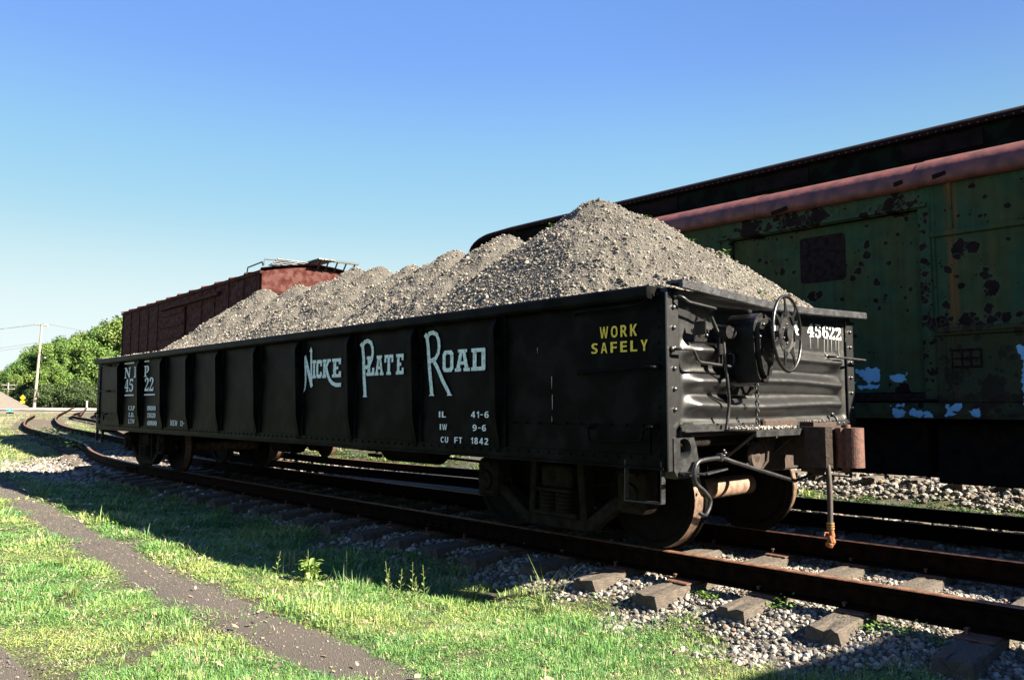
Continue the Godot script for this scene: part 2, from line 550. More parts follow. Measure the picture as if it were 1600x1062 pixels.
func poly(a: Array) -> PackedVector2Array:
	var r := PackedVector2Array()
	for p in a: r.append(Vector2(p[0], p[1]))
	return r

func rail(center: Callable, level: Callable, x0: float, x1: float, side: float, label: String) -> void:
	var pts := []
	var k := int(maxf(2, absf(x1 - x0) / 1.0))
	for i in k + 1:
		var x := lerpf(x0, x1, float(i) / k)
		pts.append(V(x, level.call(x), center.call(x) + side * 0.7535))
	var at: Vector3 = pts[0]
	var t := thing("rail", label, "rail", V(at.x, at.y - 0.175, at.z), 0.0, "rails of the yard tracks")
	var mb := MB.new()
	mb.sweep(poly(RAIL), pts)
	part(mb, "web_and_base", M.rail)
	var tp := MB.new()
	var lift := []
	for p in pts: lift.append(p + V(0, 0.0025, 0))
	tp.sweep(poly([[-0.027, 0.0], [-0.035, -0.006], [0.035, -0.006], [0.027, 0.0]]), lift)
	part(tp, "rail_head", M.railtop)
	if x0 > -2.0:
		# joint bars with bolts on the field side
		for jx in [-3.55, -13.4]:
			var jb := MB.new()
			jb.box(V(jx, -0.095, center.call(jx) + side * 0.7535 + 0.028), V(0.62, 0.085, 0.03), 0.006)
			for q in 4: jb.cyl(V(jx - 0.21 + q * 0.14, -0.095, center.call(jx) + side * 0.7535 + 0.04), V(jx - 0.21 + q * 0.14, -0.095, center.call(jx) + side * 0.7535 + 0.068), 0.018, 0.016, 6)
			part(jb, "joint_bar", M.rail)

func tie_mesh(sd: int, length: float) -> ArrayMesh:
	# a hewn, weather-split sleeper, its length along z
	var r := RandomNumberGenerator.new()
	r.seed = sd
	var mb := MB.new()
	var nzs := 14
	var ring := [[-0.115, -0.085], [-0.115, 0.0], [-0.106, 0.075], [-0.09, 0.085], [-0.035, 0.087], [-0.012, 0.084], [0.05, 0.086], [0.092, 0.084], [0.108, 0.074], [0.115, 0.0], [0.115, -0.085]]
	var m := ring.size()
	var split: float = r.randf_range(-0.05, 0.05)
	for i in nzs - 1:
		for k in m:
			var c := []
			for q in [[i, k], [i + 1, k], [i + 1, (k + 1) % m], [i, (k + 1) % m]]:
				var u: float = float(q[0]) / (nzs - 1)
				var e: float = maxf(0.0, (absf(u - 0.5) - 0.40) / 0.1)
				var p: Array = ring[q[1]]
				var hx: float = sin(u * 37.0 + q[1] * 1.7 + sd) * 0.004
				var hy: float = sin(u * 29.0 + q[1] * 2.3 + sd * 3.0) * 0.005
				var crack := 0.0
				if q[1] == 4 or q[1] == 5: crack = -0.012 * e * (1.0 if q[1] == 5 else 0.3)
				var cx: float = split if q[1] == 5 else 0.0
				c.append(V(p[0] * (1.0 - 0.05 * e) + hx + cx * e, p[1] + hy + crack - 0.012 * e, (u - 0.5) * length + sin(q[1] * 2.1 + sd) * 0.012 * e))
			var mid: Vector3 = (c[0] + c[2]) * 0.5
			mb.quad(c[0], c[1], c[2], c[3], V(mid.x, mid.y, 0))
	for e in [0, nzs - 1]:
		var u: float = float(e) / (nzs - 1)
		var ct := V(0, 0, (u - 0.5) * length + (0.015 if e == 0 else -0.015))
		for k in m:
			var q := []
			for kk in [k, (k + 1) % m]:
				var p: Array = ring[kk]
				var hx: float = sin(u * 37.0 + kk * 1.7 + sd) * 0.004
				var hy: float = sin(u * 29.0 + kk * 2.3 + sd * 3.0) * 0.005
				var crack := 0.0
				if kk == 4 or kk == 5: crack = -0.012 * (1.0 if kk == 5 else 0.3)
				q.append(V(p[0] * 0.95 + hx + (split if kk == 5 else 0.0), p[1] + hy + crack - 0.012, (u - 0.5) * length + sin(kk * 2.1 + sd) * 0.012))
			mb.tri(ct, q[0], q[1], V(0, 0, u - 0.5))
	return mb.mesh()

func build_tracks() -> void:
	var ca := func(x): return along(CA, x)
	var cb := func(x): return along(CB, x)
	var cc := func(_x): return -8.55
	var lc := func(_x): return 0.16
	rail(ca, rail_a, 9.0, -62.0, 1.0, "rusty near rail of the track under the black gondola car")
	rail(ca, rail_a, 9.0, -62.0, -1.0, "rusty far rail of the track under the black gondola car")
	rail(cb, rail_b, 12.0, -74.0, 1.0, "near rail of the track under the green baggage car")
	rail(cb, rail_b, 12.0, -74.0, -1.0, "far rail of the track under the green baggage car")
	rail(cc, lc, 12.0, -24.0, 1.0, "near rail of the empty track beyond the green baggage car")
	rail(cc, lc, 12.0, -24.0, -1.0, "far rail of the empty track beyond the green baggage car")
	# the lead that crosses in front of the road
	var lead := func(x): return -7.0 - (x + 64.0) * -0.28 - 4.0
	for s in [-1.0, 1.0]:
		rail(lead, func(x): return rise(x) + 0.02, -60.0, -110.0, s, "%s rail of the distant lead track beside the pale road" % ("near" if s > 0 else "far"))
	# sleepers
	var plate_m := MB.new()
	plate_m.box(Vector3.ZERO, V(0.2, 0.014, 0.34), 0.004)
	var plate := plate_m.mesh()
	var spike_m := MB.new()
	spike_m.box(V(0, 0.02, 0), V(0.016, 0.05, 0.016), 0.003)
	spike_m.box(V(0, 0.045, 0.006), V(0.026, 0.012, 0.04), 0.004)
	var spike := spike_m.mesh()
	var proto := []
	for k in 4:
		var t := thing("railroad_tie", "x", "tie")
		remove_child(t)
		taken["railroad_tie"] = -1
		taken.erase("railroad_tie")
		place(tie_mesh(k * 7 + 3, 2.62), "timber", M.tie, t, Transform3D(Basis.IDENTITY, V(0, 0, 0)))
		for s in [-1.0, 1.0]:
			place(plate, "tie_plate", M.plate, t, Transform3D(Basis.IDENTITY, V(0, 0.0935, s * 0.7535)))
			for q in [[-0.06, 0.09], [0.06, -0.09]]:
				place(spike, "spike", M.plate, t, Transform3D(Basis(Vector3.UP, 0.0 if q[1] < 0 else PI), V(q[0], 0.09, s * 0.7535 + q[1])))
		proto.append(t)
	var plain := []
	for k in 3:
		var t := MeshInstance3D.new()
		t.mesh = tie_mesh(k * 5 + 40, 2.6)
		t.material_override = M.tie
		plain.append(t)
	var r := RandomNumberGenerator.new()
	r.seed = 5
	var xs := [2.98, 2.36, 1.72, 0.97, 0.36, -0.30, -0.92]
	var x := -1.55
	while x > -58.0:
		xs.append(x)
		x -= 0.62 + r.randf_range(-0.05, 0.05)
	var i := 0
	for tx in xs:
		var near: bool = tx > -14.0
		var o: Node3D = (proto[i % 4] if near else plain[i % 3]).duplicate()
		o.name = numbered("railroad_tie")
		add_child(o)
		var slope: float = (along(CA, tx + 0.5) - along(CA, tx - 0.5))
		o.position = V(tx, rail_a(tx) - 0.275, along(CA, tx) + r.randf_range(-0.06, 0.10))
		o.rotation = V(r.randf_range(-0.006, 0.006), -slope + r.randf_range(-0.03, 0.03), r.randf_range(-0.02, 0.02))
		if not near: o.position.y -= 0.02
		var lb := "weathered wooden tie under the gondola track's rails"
		if tx > -0.1 and tx < 2.9: lb = "sunlit cracked wooden tie, %s one ahead of the gondola's near wheel" % ["fourth", "third", "second", "first"][clampi(int(round((2.36 - tx) / 0.66)), 0, 3)]
		elif tx > -0.5 and tx < 0.0: lb = "sunlit wooden tie beside the gondola's near wheel"
		elif tx > -1.2 and tx < -0.5: lb = "half sunlit split tie just behind the gondola's near wheel"
		elif tx > 2.9: lb = "wooden tie farthest ahead of the gondola's near wheel"
		tag(o, lb if near else "dark wooden tie in the curve beyond the gondola car", "tie", "ties of the gondola's track" if near else "ties of the curving track")
		i += 1
	i = 0
	x = 5.0
	while x > -44.0:
		var o: Node3D = plain[i % 3].duplicate()
		o.name = numbered("railroad_tie")
		add_child(o)
		o.position = V(x, rail_b(x) - 0.285, along(CB, x) + r.randf_range(-0.06, 0.06))
		o.rotation.y = -(along(CB, x + 0.5) - along(CB, x - 0.5)) + r.randf_range(-0.03, 0.03)
		tag(o, "dark wooden tie under the green baggage car's track", "tie", "ties of the green car's track")
		if x > -5.0 or x < -28.0: i += 1
		else:
			o.free()
			taken["railroad_tie"] -= 1
		x -= 0.66
	x = 3.0
	while x > -9.0:
		var o: Node3D = plain[i % 3].duplicate()
		o.name = numbered("railroad_tie")
		add_child(o)
		o.position = V(x, 0.16 - 0.275, -8.55 + r.randf_range(-0.06, 0.06))
		tag(o, "dark wooden tie of the empty track beyond the green car", "tie", "ties of the empty track")
		i += 1
		x -= 0.66
	for p in proto: p.free()
	for p in plain: p.free()
	# loose timber in the grass by the curve
	var tb := MB.new()
	tb.box(V(-48.4, 0.14, -2.6), V(0.35, 0.3, 1.4), 0.02, Basis(Vector3.UP, 0.7))
	single(tb, "loose_timber", M.tie, "short dark timber lying in the grass left of the curve", "timber", "", "", V(-48.4, 0.0, -2.6))

# ---------------------------------------------------------------- scattered stuff
func scatter(called: String, parent: Node, ms: Mesh, m: Material, buf: PackedFloat32Array) -> MultiMeshInstance3D:
	var mm := MultiMesh.new()
	mm.transform_format = MultiMesh.TRANSFORM_3D
	mm.use_colors = true
	mm.mesh = ms
	mm.instance_count = buf.size() / 16
	mm.buffer = buf
	var o := MultiMeshInstance3D.new()
	o.name = called
	o.multimesh = mm
	o.material_override = m
	parent.add_child(o, true)
	return o

func put(buf: PackedFloat32Array, b: Basis, p: Vector3, c: Color) -> void:
	buf.append_array([b.x.x, b.y.x, b.z.x, p.x, b.x.y, b.y.y, b.z.y, p.y, b.x.z, b.y.z, b.z.z, p.z, c.r, c.g, c.b, 1.0])

func stuff_node(called: String, label: String, category: String) -> Node3D:
	var o := Node3D.new()
	o.name = numbered(called)
	add_child(o)
	tag(o, label, category, "", "stuff")
	return o

func stone_mesh(sd: int) -> ArrayMesh:
	# an angular lump about 1 across
	var r := RandomNumberGenerator.new()
	r.seed = sd
	var t := (1.0 + sqrt(5.0)) / 2.0
	var p := [V(-1, t, 0), V(1, t, 0), V(-1, -t, 0), V(1, -t, 0), V(0, -1, t), V(0, 1, t), V(0, -1, -t), V(0, 1, -t), V(t, 0, -1), V(t, 0, 1), V(-t, 0, -1), V(-t, 0, 1)]
	var f := [[0, 11, 5], [0, 5, 1], [0, 1, 7], [0, 7, 10], [0, 10, 11], [1, 5, 9], [5, 11, 4], [11, 10, 2], [10, 7, 6], [7, 1, 8], [3, 9, 4], [3, 4, 2], [3, 2, 6], [3, 6, 8], [3, 8, 9], [4, 9, 5], [2, 4, 11], [6, 2, 10], [8, 6, 7], [9, 8, 1]]
	var q := []
	for k in p: q.append(k.normalized() * r.randf_range(0.36, 0.58) * V(1.15, 0.75, 0.95))
	var mb := MB.new()
	for k in f: mb.tri(q[k[0]], q[k[1]], q[k[2]], q[k[0]] + q[k[1]] + q[k[2]])
	return mb.mesh()

func rand_basis(r: RandomNumberGenerator, s: float) -> Basis:
	return Basis.from_euler(V(r.randf_range(-0.7, 0.7), r.randf_range(0, TAU), r.randf_range(-0.7, 0.7))).scaled(Vector3.ONE * s)

func stone_color(r: RandomNumberGenerator) -> Color:
	var t := r.randf()
	var c := Color(0.30, 0.28, 0.255).lerp(Color(0.40, 0.37, 0.325), r.randf())
	if t < 0.3: c = Color(0.17, 0.155, 0.14)
	elif t > 0.80: c = Color(0.52, 0.50, 0.46)
	elif t > 0.72: c = Color(0.30, 0.22, 0.16)
	return c * r.randf_range(0.34, 0.62)

func build_ballast() -> void:
	var root := stuff_node("ballast", "pale crushed stone ballast around the tracks", "ballast")
	var r := RandomNumberGenerator.new()
	r.seed = 77
	var bufs := [PackedFloat32Array(), PackedFloat32Array(), PackedFloat32Array()]
	var cam := Vector2(3.29, 6.11)
	var zones := [[-1.6, 4.6, -1.9, 2.9, 46000, 0.0205], [-8.0, -1.4, -2.2, 2.2, 26000, 0.026], [-22.0, -8.0, -2.5, 2.4, 13000, 0.045], [-6.0, 3.5, -7.2, -2.0, 9000, 0.045], [-9.0, 3.0, -10.5, -6.2, 16000, 0.05], [-26.0, -12.0, -9.0, -1.5, 7000, 0.06]]
	for zn in zones:
		for k in zn[4]:
			var x := r.randf_range(zn[0], zn[1])
			var z := r.randf_range(zn[2], zn[3])
			var w := ballast_weight(x, z)
			if r.randf() > w * 1.05: continue
			var s: float = zn[5] * pow(r.randf(), 1.6) * 2.0 + zn[5] * 0.55
			put(bufs[k % 3], rand_basis(r, s), V(x, ground_at(x, z) + s * r.randf_range(-0.05, 0.28), z), stone_color(r))
	for k in 3: scatter("stones", root, stone_mesh(k * 3 + 1), M.stone, bufs[k])

func blade_tuft(sd: int, blades: int, tall: float, spread: float, wide: float) -> ArrayMesh:
	var r := RandomNumberGenerator.new()
	r.seed = sd
	var mb := MB.new()
	for b in blades:
		var a := r.randf_range(0, TAU)
		var d := V(cos(a), 0, sin(a))
		var s := V(-d.z, 0, d.x).rotated(Vector3.UP, r.randf_range(-0.8, 0.8)) * wide * r.randf_range(0.7, 1.2)
		var o := d * spread * sqrt(r.randf())
		var h := tall * r.randf_range(0.5, 1.15)
		var lean := r.randf_range(0.15, 0.9) * h
		var p1 := o + V(0, h * 0.55, 0) + d * lean * 0.35
		var p2 := o + V(0, h * r.randf_range(0.75, 1.0), 0) + d * lean
		var sh := r.randf_range(0.75, 1.15)
		mb.col = Color(sh, sh, sh * r.randf_range(0.8, 1.0))
		mb.quad(o - s, o + s, p1 + s * 0.85, p1 - s * 0.85, d + Vector3.UP)
		mb.tri(p1 - s * 0.85, p1 + s * 0.85, p2, d + Vector3.UP)
	return mb.mesh()

func leaf_tuft(sd: int, leaves: int, spread: float, size: float, tall: float) -> ArrayMesh:
	# small broad leaves close to the ground, clover-like
	var r := RandomNumberGenerator.new()
	r.seed = sd
	var mb := MB.new()
	for b in leaves:
		var a := r.randf_range(0, TAU)
		var d := V(cos(a), r.randf_range(-0.1, 0.7), sin(a)).normalized()
		var s := d.cross(Vector3.UP).normalized()
		var o := V(cos(a * 3.7), 0, sin(a * 3.7)) * spread * sqrt(r.randf()) + V(0, tall * r.randf_range(0.25, 1.0), 0)
		var l := size * r.randf_range(0.6, 1.2)
		var sh := r.randf_range(0.7, 1.2)
		mb.col = Color(sh, sh, sh * 0.9)
		mb.quad(o, o + d * l * 0.5 + s * l * 0.32, o + d * l, o + d * l * 0.5 - s * l * 0.32, Vector3.UP)
	return mb.mesh()

func build_grass() -> void:
	var root := stuff_node("grass", "short sunlit yard grass with clover and dry patches", "grass")
	var r := RandomNumberGenerator.new()
	r.seed = 99
	var bufs := []
	for k in 5: bufs.append(PackedFloat32Array())
	var O := Vector2(3.29, 6.11)
	var n := 240000
	for k in n:
		var rad := exp(lerpf(log(2.6), log(85.0), pow(r.randf(), 1.35)))
		var an := deg_to_rad(r.randf_range(-5.0, 95.0))
		# heading measured from -z towards -x
		var x := O.x - sin(an) * rad
		var z := O.y - cos(an) * rad
		var bw := ballast_weight(x, z)
		var strip: bool = z < -6.0 and z > -7.3
		if z < -2.2 and x > -16.0 and not strip: continue
		if r.randf() < bw * 1.03: continue
		if x < -40.0 and r.randf() < 0.6: continue
		var pw := path_weight(x, z)
		if r.randf() < pw * 0.97: continue
		var s := z - along(CA, x)
		var bare := nz.get_noise_2d(x * 14.0 + 50.0, z * 14.0)
		if bare > 0.3 and r.randf() < 0.7: continue
		if bw < 0.3 and s < 2.2 and s > 0 and x > -4.0 and r.randf() < 0.35: continue
		var dryn := clampf(nz.get_noise_2d(x * 5.0 + 900.0, z * 5.0) * 1.1 + 0.34, 0.0, 1.0)
		var c := Color(0.096, 0.207, 0.033).lerp(Color(0.249, 0.286, 0.059), dryn)
		if x < -17.0: c = c.lerp(Color(0.314, 0.296, 0.102), 0.55)
		var t := r.randf()
		if t < 0.10: c = Color(0.407, 0.333, 0.166)
		elif t < 0.3: c = Color(0.07, 0.17, 0.045)
		c = Color(c.r * 1.02, c.g * 1.07, c.b * 1.5) * r.randf_range(0.7, 1.25)
		var far := clampf(rad / 6.0, 0.75, 5.0)
		var g := far * r.randf_range(0.7, 1.3)
		var hi := (0.62 + 0.10 * minf(far, 3.0)) / far
		if s > 1.9 and s < 3.0 and x < -2.0: hi *= 1.35
		hi *= clampf(1.0 + nz.get_noise_2d(x * 7.0 - 400.0, z * 7.0) * 1.5, 0.5, 1.9)
		if pw > 0.1: hi *= 0.55
		var id := 0
		var u := r.randf()
		if u < 0.34: id = 0
		elif u < 0.6: id = 1
		elif u < 0.63: id = 2
		elif u < 0.86: id = 3
		else: id = 4
		put(bufs[id], Basis(Vector3.UP, r.randf_range(0, TAU)).scaled(V(g, g * hi, g)), V(x, ground_at(x, z) - 0.006, z), c)
	var ms := [blade_tuft(1, 14, 0.065, 0.055, 0.0019), blade_tuft(2, 14, 0.05, 0.06, 0.0021), blade_tuft(3, 8, 0.115, 0.04, 0.0022), leaf_tuft(4, 20, 0.06, 0.015, 0.035), leaf_tuft(5, 16, 0.06, 0.02, 0.03)]
	for k in 5: scatter("tufts", root, ms[k], M.blade, bufs[k])

func build_litter() -> void:
	# pebbles, wood chips and dead leaves on the ruts and in the grass
	var root := stuff_node("litter", "pale chips and dead leaves strewn on the dirt ruts", "litter")
	var r := RandomNumberGenerator.new()
	r.seed = 123
	var chips := PackedFloat32Array()
	var peb := PackedFloat32Array()
	for k in 22000:
		var x := r.randf_range(-13.0, 2.0)
		var z := r.randf_range(2.3, 5.6)
		var pw := path_weight(x, z)
		if r.randf() > pw + 0.05: continue
		if r.randf() < 0.05:
			var s := r.randf_range(0.008, 0.024)
			put(chips, Basis.from_euler(V(r.randf_range(-0.25, 0.25), r.randf_range(0, TAU), r.randf_range(-0.25, 0.25))).scaled(V(s * 1.6, s, s * 0.55)), V(x, ground_at(x, z) + 0.016 + (0.02 if pw < 0.3 else 0.0), z), Color(0.29, 0.23, 0.165).lerp(Color(0.24, 0.13, 0.065), r.randf()) * r.randf_range(0.7, 1.2))
		else:
			var s := r.randf_range(0.005, 0.016)
			put(peb, rand_basis(r, s), V(x, ground_at(x, z) + 0.012, z), Color(0.10, 0.085, 0.078).lerp(stone_color(r), pow(r.randf(), 3.0)) * r.randf_range(0.7, 1.2))
	for k in 170:
		var x := r.randf_range(-4.0, 2.6)
		var z := r.randf_range(1.2, 4.6)
		var s := r.randf_range(0.012, 0.032)
		put(chips, Basis.from_euler(V(r.randf_range(-0.5, 0.5), r.randf_range(0, TAU), r.randf_range(-0.5, 0.5))).scaled(V(s * 1.3, s, s * 0.8)), V(x, ground_at(x, z) + 0.035, z), Color(0.27, 0.17, 0.09).lerp(Color(0.33, 0.28, 0.22), r.randf()) * r.randf_range(0.6, 1.1))
	var lm := MB.new()
	lm.quad(V(-1, 0, 0), V(-0.2, 0.12, 0.6), V(1, 0.1, 0.05), V(0.0, 0.05, -0.55), Vector3.UP)
	lm.quad(V(-0.2, 0.12, 0.6), V(0.5, 0.22, 0.5), V(1, 0.1, 0.05), V(0.3, 0.1, 0.1), Vector3.UP)
	scatter("chips", root, lm.mesh(), M.stone, chips)
	scatter("pebbles", root, stone_mesh(9), M.stone, peb)

# ---------------------------------------------------------------- the gondola car
const RIBS := [-1.74, -2.926, -4.08, -5.215, -6.312, -7.475, -8.543, -9.584, -10.624, -11.642]

func zy(x0: float) -> Transform3D: return Transform3D(Basis(V(0, 0, 1), V(0, 1, 0), V(-1, 0, 0)), V(x0, 0, 0))
func xz(y0: float) -> Transform3D: return Transform3D(Basis(V(1, 0, 0), V(0, 0, 1), V(0, -1, 0)), V(0, y0, 0))
func xy(z0: float) -> Transform3D: return Transform3D(Basis.IDENTITY, V(0, 0, z0))

var fonts := {}
func glyph(s: String, serif: bool, x0: float, x1: float, y0: float, y1: float, base: Transform3D, m: Material, parent: Node) -> void:
	# one printed character fitted to a box on a plane (base: x right, y up, z out)
	var key := "serif" if serif else "sans"
	if not fonts.has(key):
		var f := SystemFont.new()
		f.font_names = PackedStringArray(["Droid Serif" if serif else "Droid Sans"])
		f.font_weight = 700
		fonts[key] = f
	var t := TextMesh.new()
	t.font = fonts[key]
	t.text = s
	t.font_size = 64
	t.pixel_size = 0.01
	t.depth = 0.001
	t.curve_step = 4.0
	var bb := t.get_aabb()
	var o := MeshInstance3D.new()
	o.name = "letter"
	o.mesh = t
	o.material_override = m
	var sx := (x1 - x0) / maxf(bb.size.x, 0.01)
	var sy := (y1 - y0) / maxf(bb.size.y, 0.01)
	o.transform = cur.transform.affine_inverse() * base * Transform3D(Basis.from_scale(V(sx, sy, 1.0)), V(x0 - bb.position.x * sx, y0 - bb.position.y * sy, 0.0))
	parent.add_child(o, true)

func word(s: String, serif: bool, x0: float, x1: float, y0: float, y1: float, base: Transform3D, m: Material, parent: Node, gap := 0.35) -> void:
	var wts := {"I": 0.35, "1": 0.55, "-": 0.6, ".": 0.3, "W": 1.3, "J": 0.8}
	var tot := 0.0
	for ch in s: tot += (wts.get(ch, 1.0)) + gap
	tot -= gap
	var x := x0
	for ch in s:
		var w: float = wts.get(ch, 1.0) * (x1 - x0) / tot
		if ch == "-": glyph(ch, serif, x, x + w, lerpf(y0, y1, 0.42), lerpf(y0, y1, 0.56), base, m, parent)
		elif ch == ".": glyph(ch, serif, x, x + w, y0, lerpf(y0, y1, 0.2), base, m, parent)
		elif ch == "I" and not serif: glyph("l", serif, x, x + w, y0, y1, base, m, parent)
		elif ch != " ": glyph(ch, serif, x, x + w, y0, y1, base, m, parent)
		x += w + gap * (x1 - x0) / tot

func band(mb: MB, pts: Array, w0: float, w1: float, z: float) -> void:
	var m := pts.size()
	var L := []
	var R := []
	for i in m:
		var d: Vector2 = (Vector2(pts[mini(i + 1, m - 1)][0], pts[mini(i + 1, m - 1)][1]) - Vector2(pts[maxi(i - 1, 0)][0], pts[maxi(i - 1, 0)][1])).normalized()
		var w := lerpf(w0, w1, float(i) / (m - 1)) * 0.5
		L.append(V(pts[i][0] - d.y * w, pts[i][1] + d.x * w, z))
		R.append(V(pts[i][0] + d.y * w, pts[i][1] - d.x * w, z))
	for i in m - 1: mb.quad(L[i], R[i], R[i + 1], L[i + 1], Vector3.BACK)

func flat_poly(mb: MB, pts: Array, x0: float, x1: float, y0: float, y1: float, wide: float, z: float) -> void:
	# a letter outline in a box "wide" x 1, laid on the side sheet
	var p := poly(pts)
	var t := Geometry2D.triangulate_polygon(p)
	var f := func(q: Vector2) -> Vector3: return V(x0 + q.x / wide * (x1 - x0), y0 + q.y * (y1 - y0), z)
	for i in range(0, t.size(), 3): mb.tri(f.call(p[t[i]]), f.call(p[t[i + 1]]), f.call(p[t[i + 2]]), Vector3.BACK)

const GL := {
	"I": [0.55, [[[0.0, 0.0], [0.55, 0.0], [0.55, 0.16], [0.41, 0.16], [0.41, 0.84], [0.55, 0.84], [0.55, 1.0], [0.0, 1.0], [0.0, 0.84], [0.14, 0.84], [0.14, 0.16], [0.0, 0.16]]]],
	"C": [0.8, [[[0.8, 0.64], [0.8, 0.86], [0.66, 1.0], [0.15, 1.0], [0.0, 0.86], [0.0, 0.14], [0.15, 0.0], [0.66, 0.0], [0.8, 0.14], [0.8, 0.34], [0.54, 0.34], [0.54, 0.2], [0.28, 0.2], [0.28, 0.8], [0.54, 0.8], [0.54, 0.64]]]],
	"K": [1.0, [[[0.0, 0.0], [0.44, 0.0], [0.44, 0.16], [0.36, 0.16], [0.36, 0.40], [0.42, 0.48], [0.5, 0.38], [0.62, 0.46], [0.55, 0.58], [0.78, 0.85], [0.95, 0.85], [0.95, 1.0], [0.52, 1.0], [0.52, 0.87], [0.36, 0.62], [0.36, 0.84], [0.44, 0.84], [0.44, 1.0], [0.0, 1.0], [0.0, 0.84], [0.1, 0.84], [0.1, 0.16], [0.0, 0.16]]]],
	"E": [0.8, [[[0.0, 0.0], [0.8, 0.0], [0.8, 0.32], [0.6, 0.32], [0.6, 0.17], [0.36, 0.17], [0.36, 0.42], [0.55, 0.42], [0.55, 0.58], [0.36, 0.58], [0.36, 0.83], [0.58, 0.83], [0.58, 0.68], [0.78, 0.68], [0.78, 1.0], [0.0, 1.0], [0.0, 0.84], [0.1, 0.84], [0.1, 0.16], [0.0, 0.16]]]],
	"L": [0.75, [[[0.0, 0.0], [0.75, 0.0], [0.75, 0.4], [0.55, 0.4], [0.55, 0.17], [0.36, 0.17], [0.36, 0.84], [0.46, 0.84], [0.46, 1.0], [0.0, 1.0], [0.0, 0.84], [0.1, 0.84], [0.1, 0.16], [0.0, 0.16]]]],
	"A": [1.0, [[[0.0, 0.0], [0.42, 0.0], [0.42, 0.15], [0.34, 0.15], [0.374, 0.3], [0.408, 0.45], [0.47, 0.72], [0.5, 0.84], [0.5, 1.0], [0.2, 1.0], [0.2, 0.86], [0.3, 0.86], [0.1, 0.15], [0.0, 0.15]], [[1.0, 0.0], [1.0, 0.15], [0.9, 0.15], [0.7, 0.86], [0.8, 0.86], [0.8, 1.0], [0.5, 1.0], [0.5, 0.84], [0.53, 0.72], [0.592, 0.45], [0.626, 0.3], [0.66, 0.15], [0.58, 0.15], [0.58, 0.0]], [[0.374, 0.3], [0.626, 0.3], [0.592, 0.45], [0.408, 0.45]]]],
	"T": [0.9, [[[0.22, 0.0], [0.68, 0.0], [0.68, 0.15], [0.58, 0.15], [0.58, 0.84], [0.72, 0.84], [0.72, 0.62], [0.9, 0.62], [0.9, 1.0], [0.0, 1.0], [0.0, 0.62], [0.18, 0.62], [0.18, 0.84], [0.32, 0.84], [0.32, 0.15], [0.22, 0.15]]]],
	"O": [0.85, [[[0.42, 0.0], [0.15, 0.0], [0.0, 0.15], [0.0, 0.85], [0.15, 1.0], [0.42, 1.0], [0.42, 0.82], [0.3, 0.82], [0.24, 0.75], [0.24, 0.25], [0.3, 0.18], [0.42, 0.18]], [[0.42, 0.0], [0.42, 0.18], [0.55, 0.18], [0.61, 0.25], [0.61, 0.75], [0.55, 0.82], [0.42, 0.82], [0.42, 1.0], [0.7, 1.0], [0.85, 0.85], [0.85, 0.15], [0.7, 0.0]]]],
	"D": [0.9, [[[0.45, 0.0], [0.0, 0.0], [0.0, 0.16], [0.1, 0.16], [0.1, 0.84], [0.0, 0.84], [0.0, 1.0], [0.45, 1.0], [0.45, 0.83], [0.34, 0.83], [0.34, 0.17], [0.45, 0.17]], [[0.45, 0.0], [0.45, 0.17], [0.66, 0.17], [0.66, 0.83], [0.45, 0.83], [0.45, 1.0], [0.84, 1.0], [0.9, 0.94], [0.9, 0.06], [0.84, 0.0]]]],
}

func slab(mb: MB, ch: String, x0: float, x1: float, y0: float, y1: float, z: float) -> void:
	for p in GL[ch][1]: flat_poly(mb, p, x0, x1, y0, y1, GL[ch][0], z)

func end_bulge(y: float, z: float) -> float:
	# how far the pressed end sheet stands out, in x
	var rim := smoothstep(1.42, 1.30, absf(z)) * smoothstep(1.975, 1.93, y) * smoothstep(1.0, 1.06, y)
	var x := -0.03 * rim
	x -= 0.085 * rim * exp(-pow((z - 0.6) / 0.5, 2.0)) * smoothstep(1.55, 1.80, y)
	var k := 0
	for yc in [1.545, 1.335, 1.145]:
		var wv: float = 0.012 * sin(z * 2.3 + k * 1.9)
		var t: float = clampf(absf(y - yc - wv) / 0.098, 0.0, 1.0)
		var ln: float = smoothstep(1.34 - 0.02 * k, 1.14, absf(z))
		x += (0.5 + 0.5 * cos(PI * t)) * ln * (0.095 - 0.01 * k)
		k += 1
	x += nz2.get_noise_2d(z * 60.0, y * 60.0) * 0.012 * rim
	return x

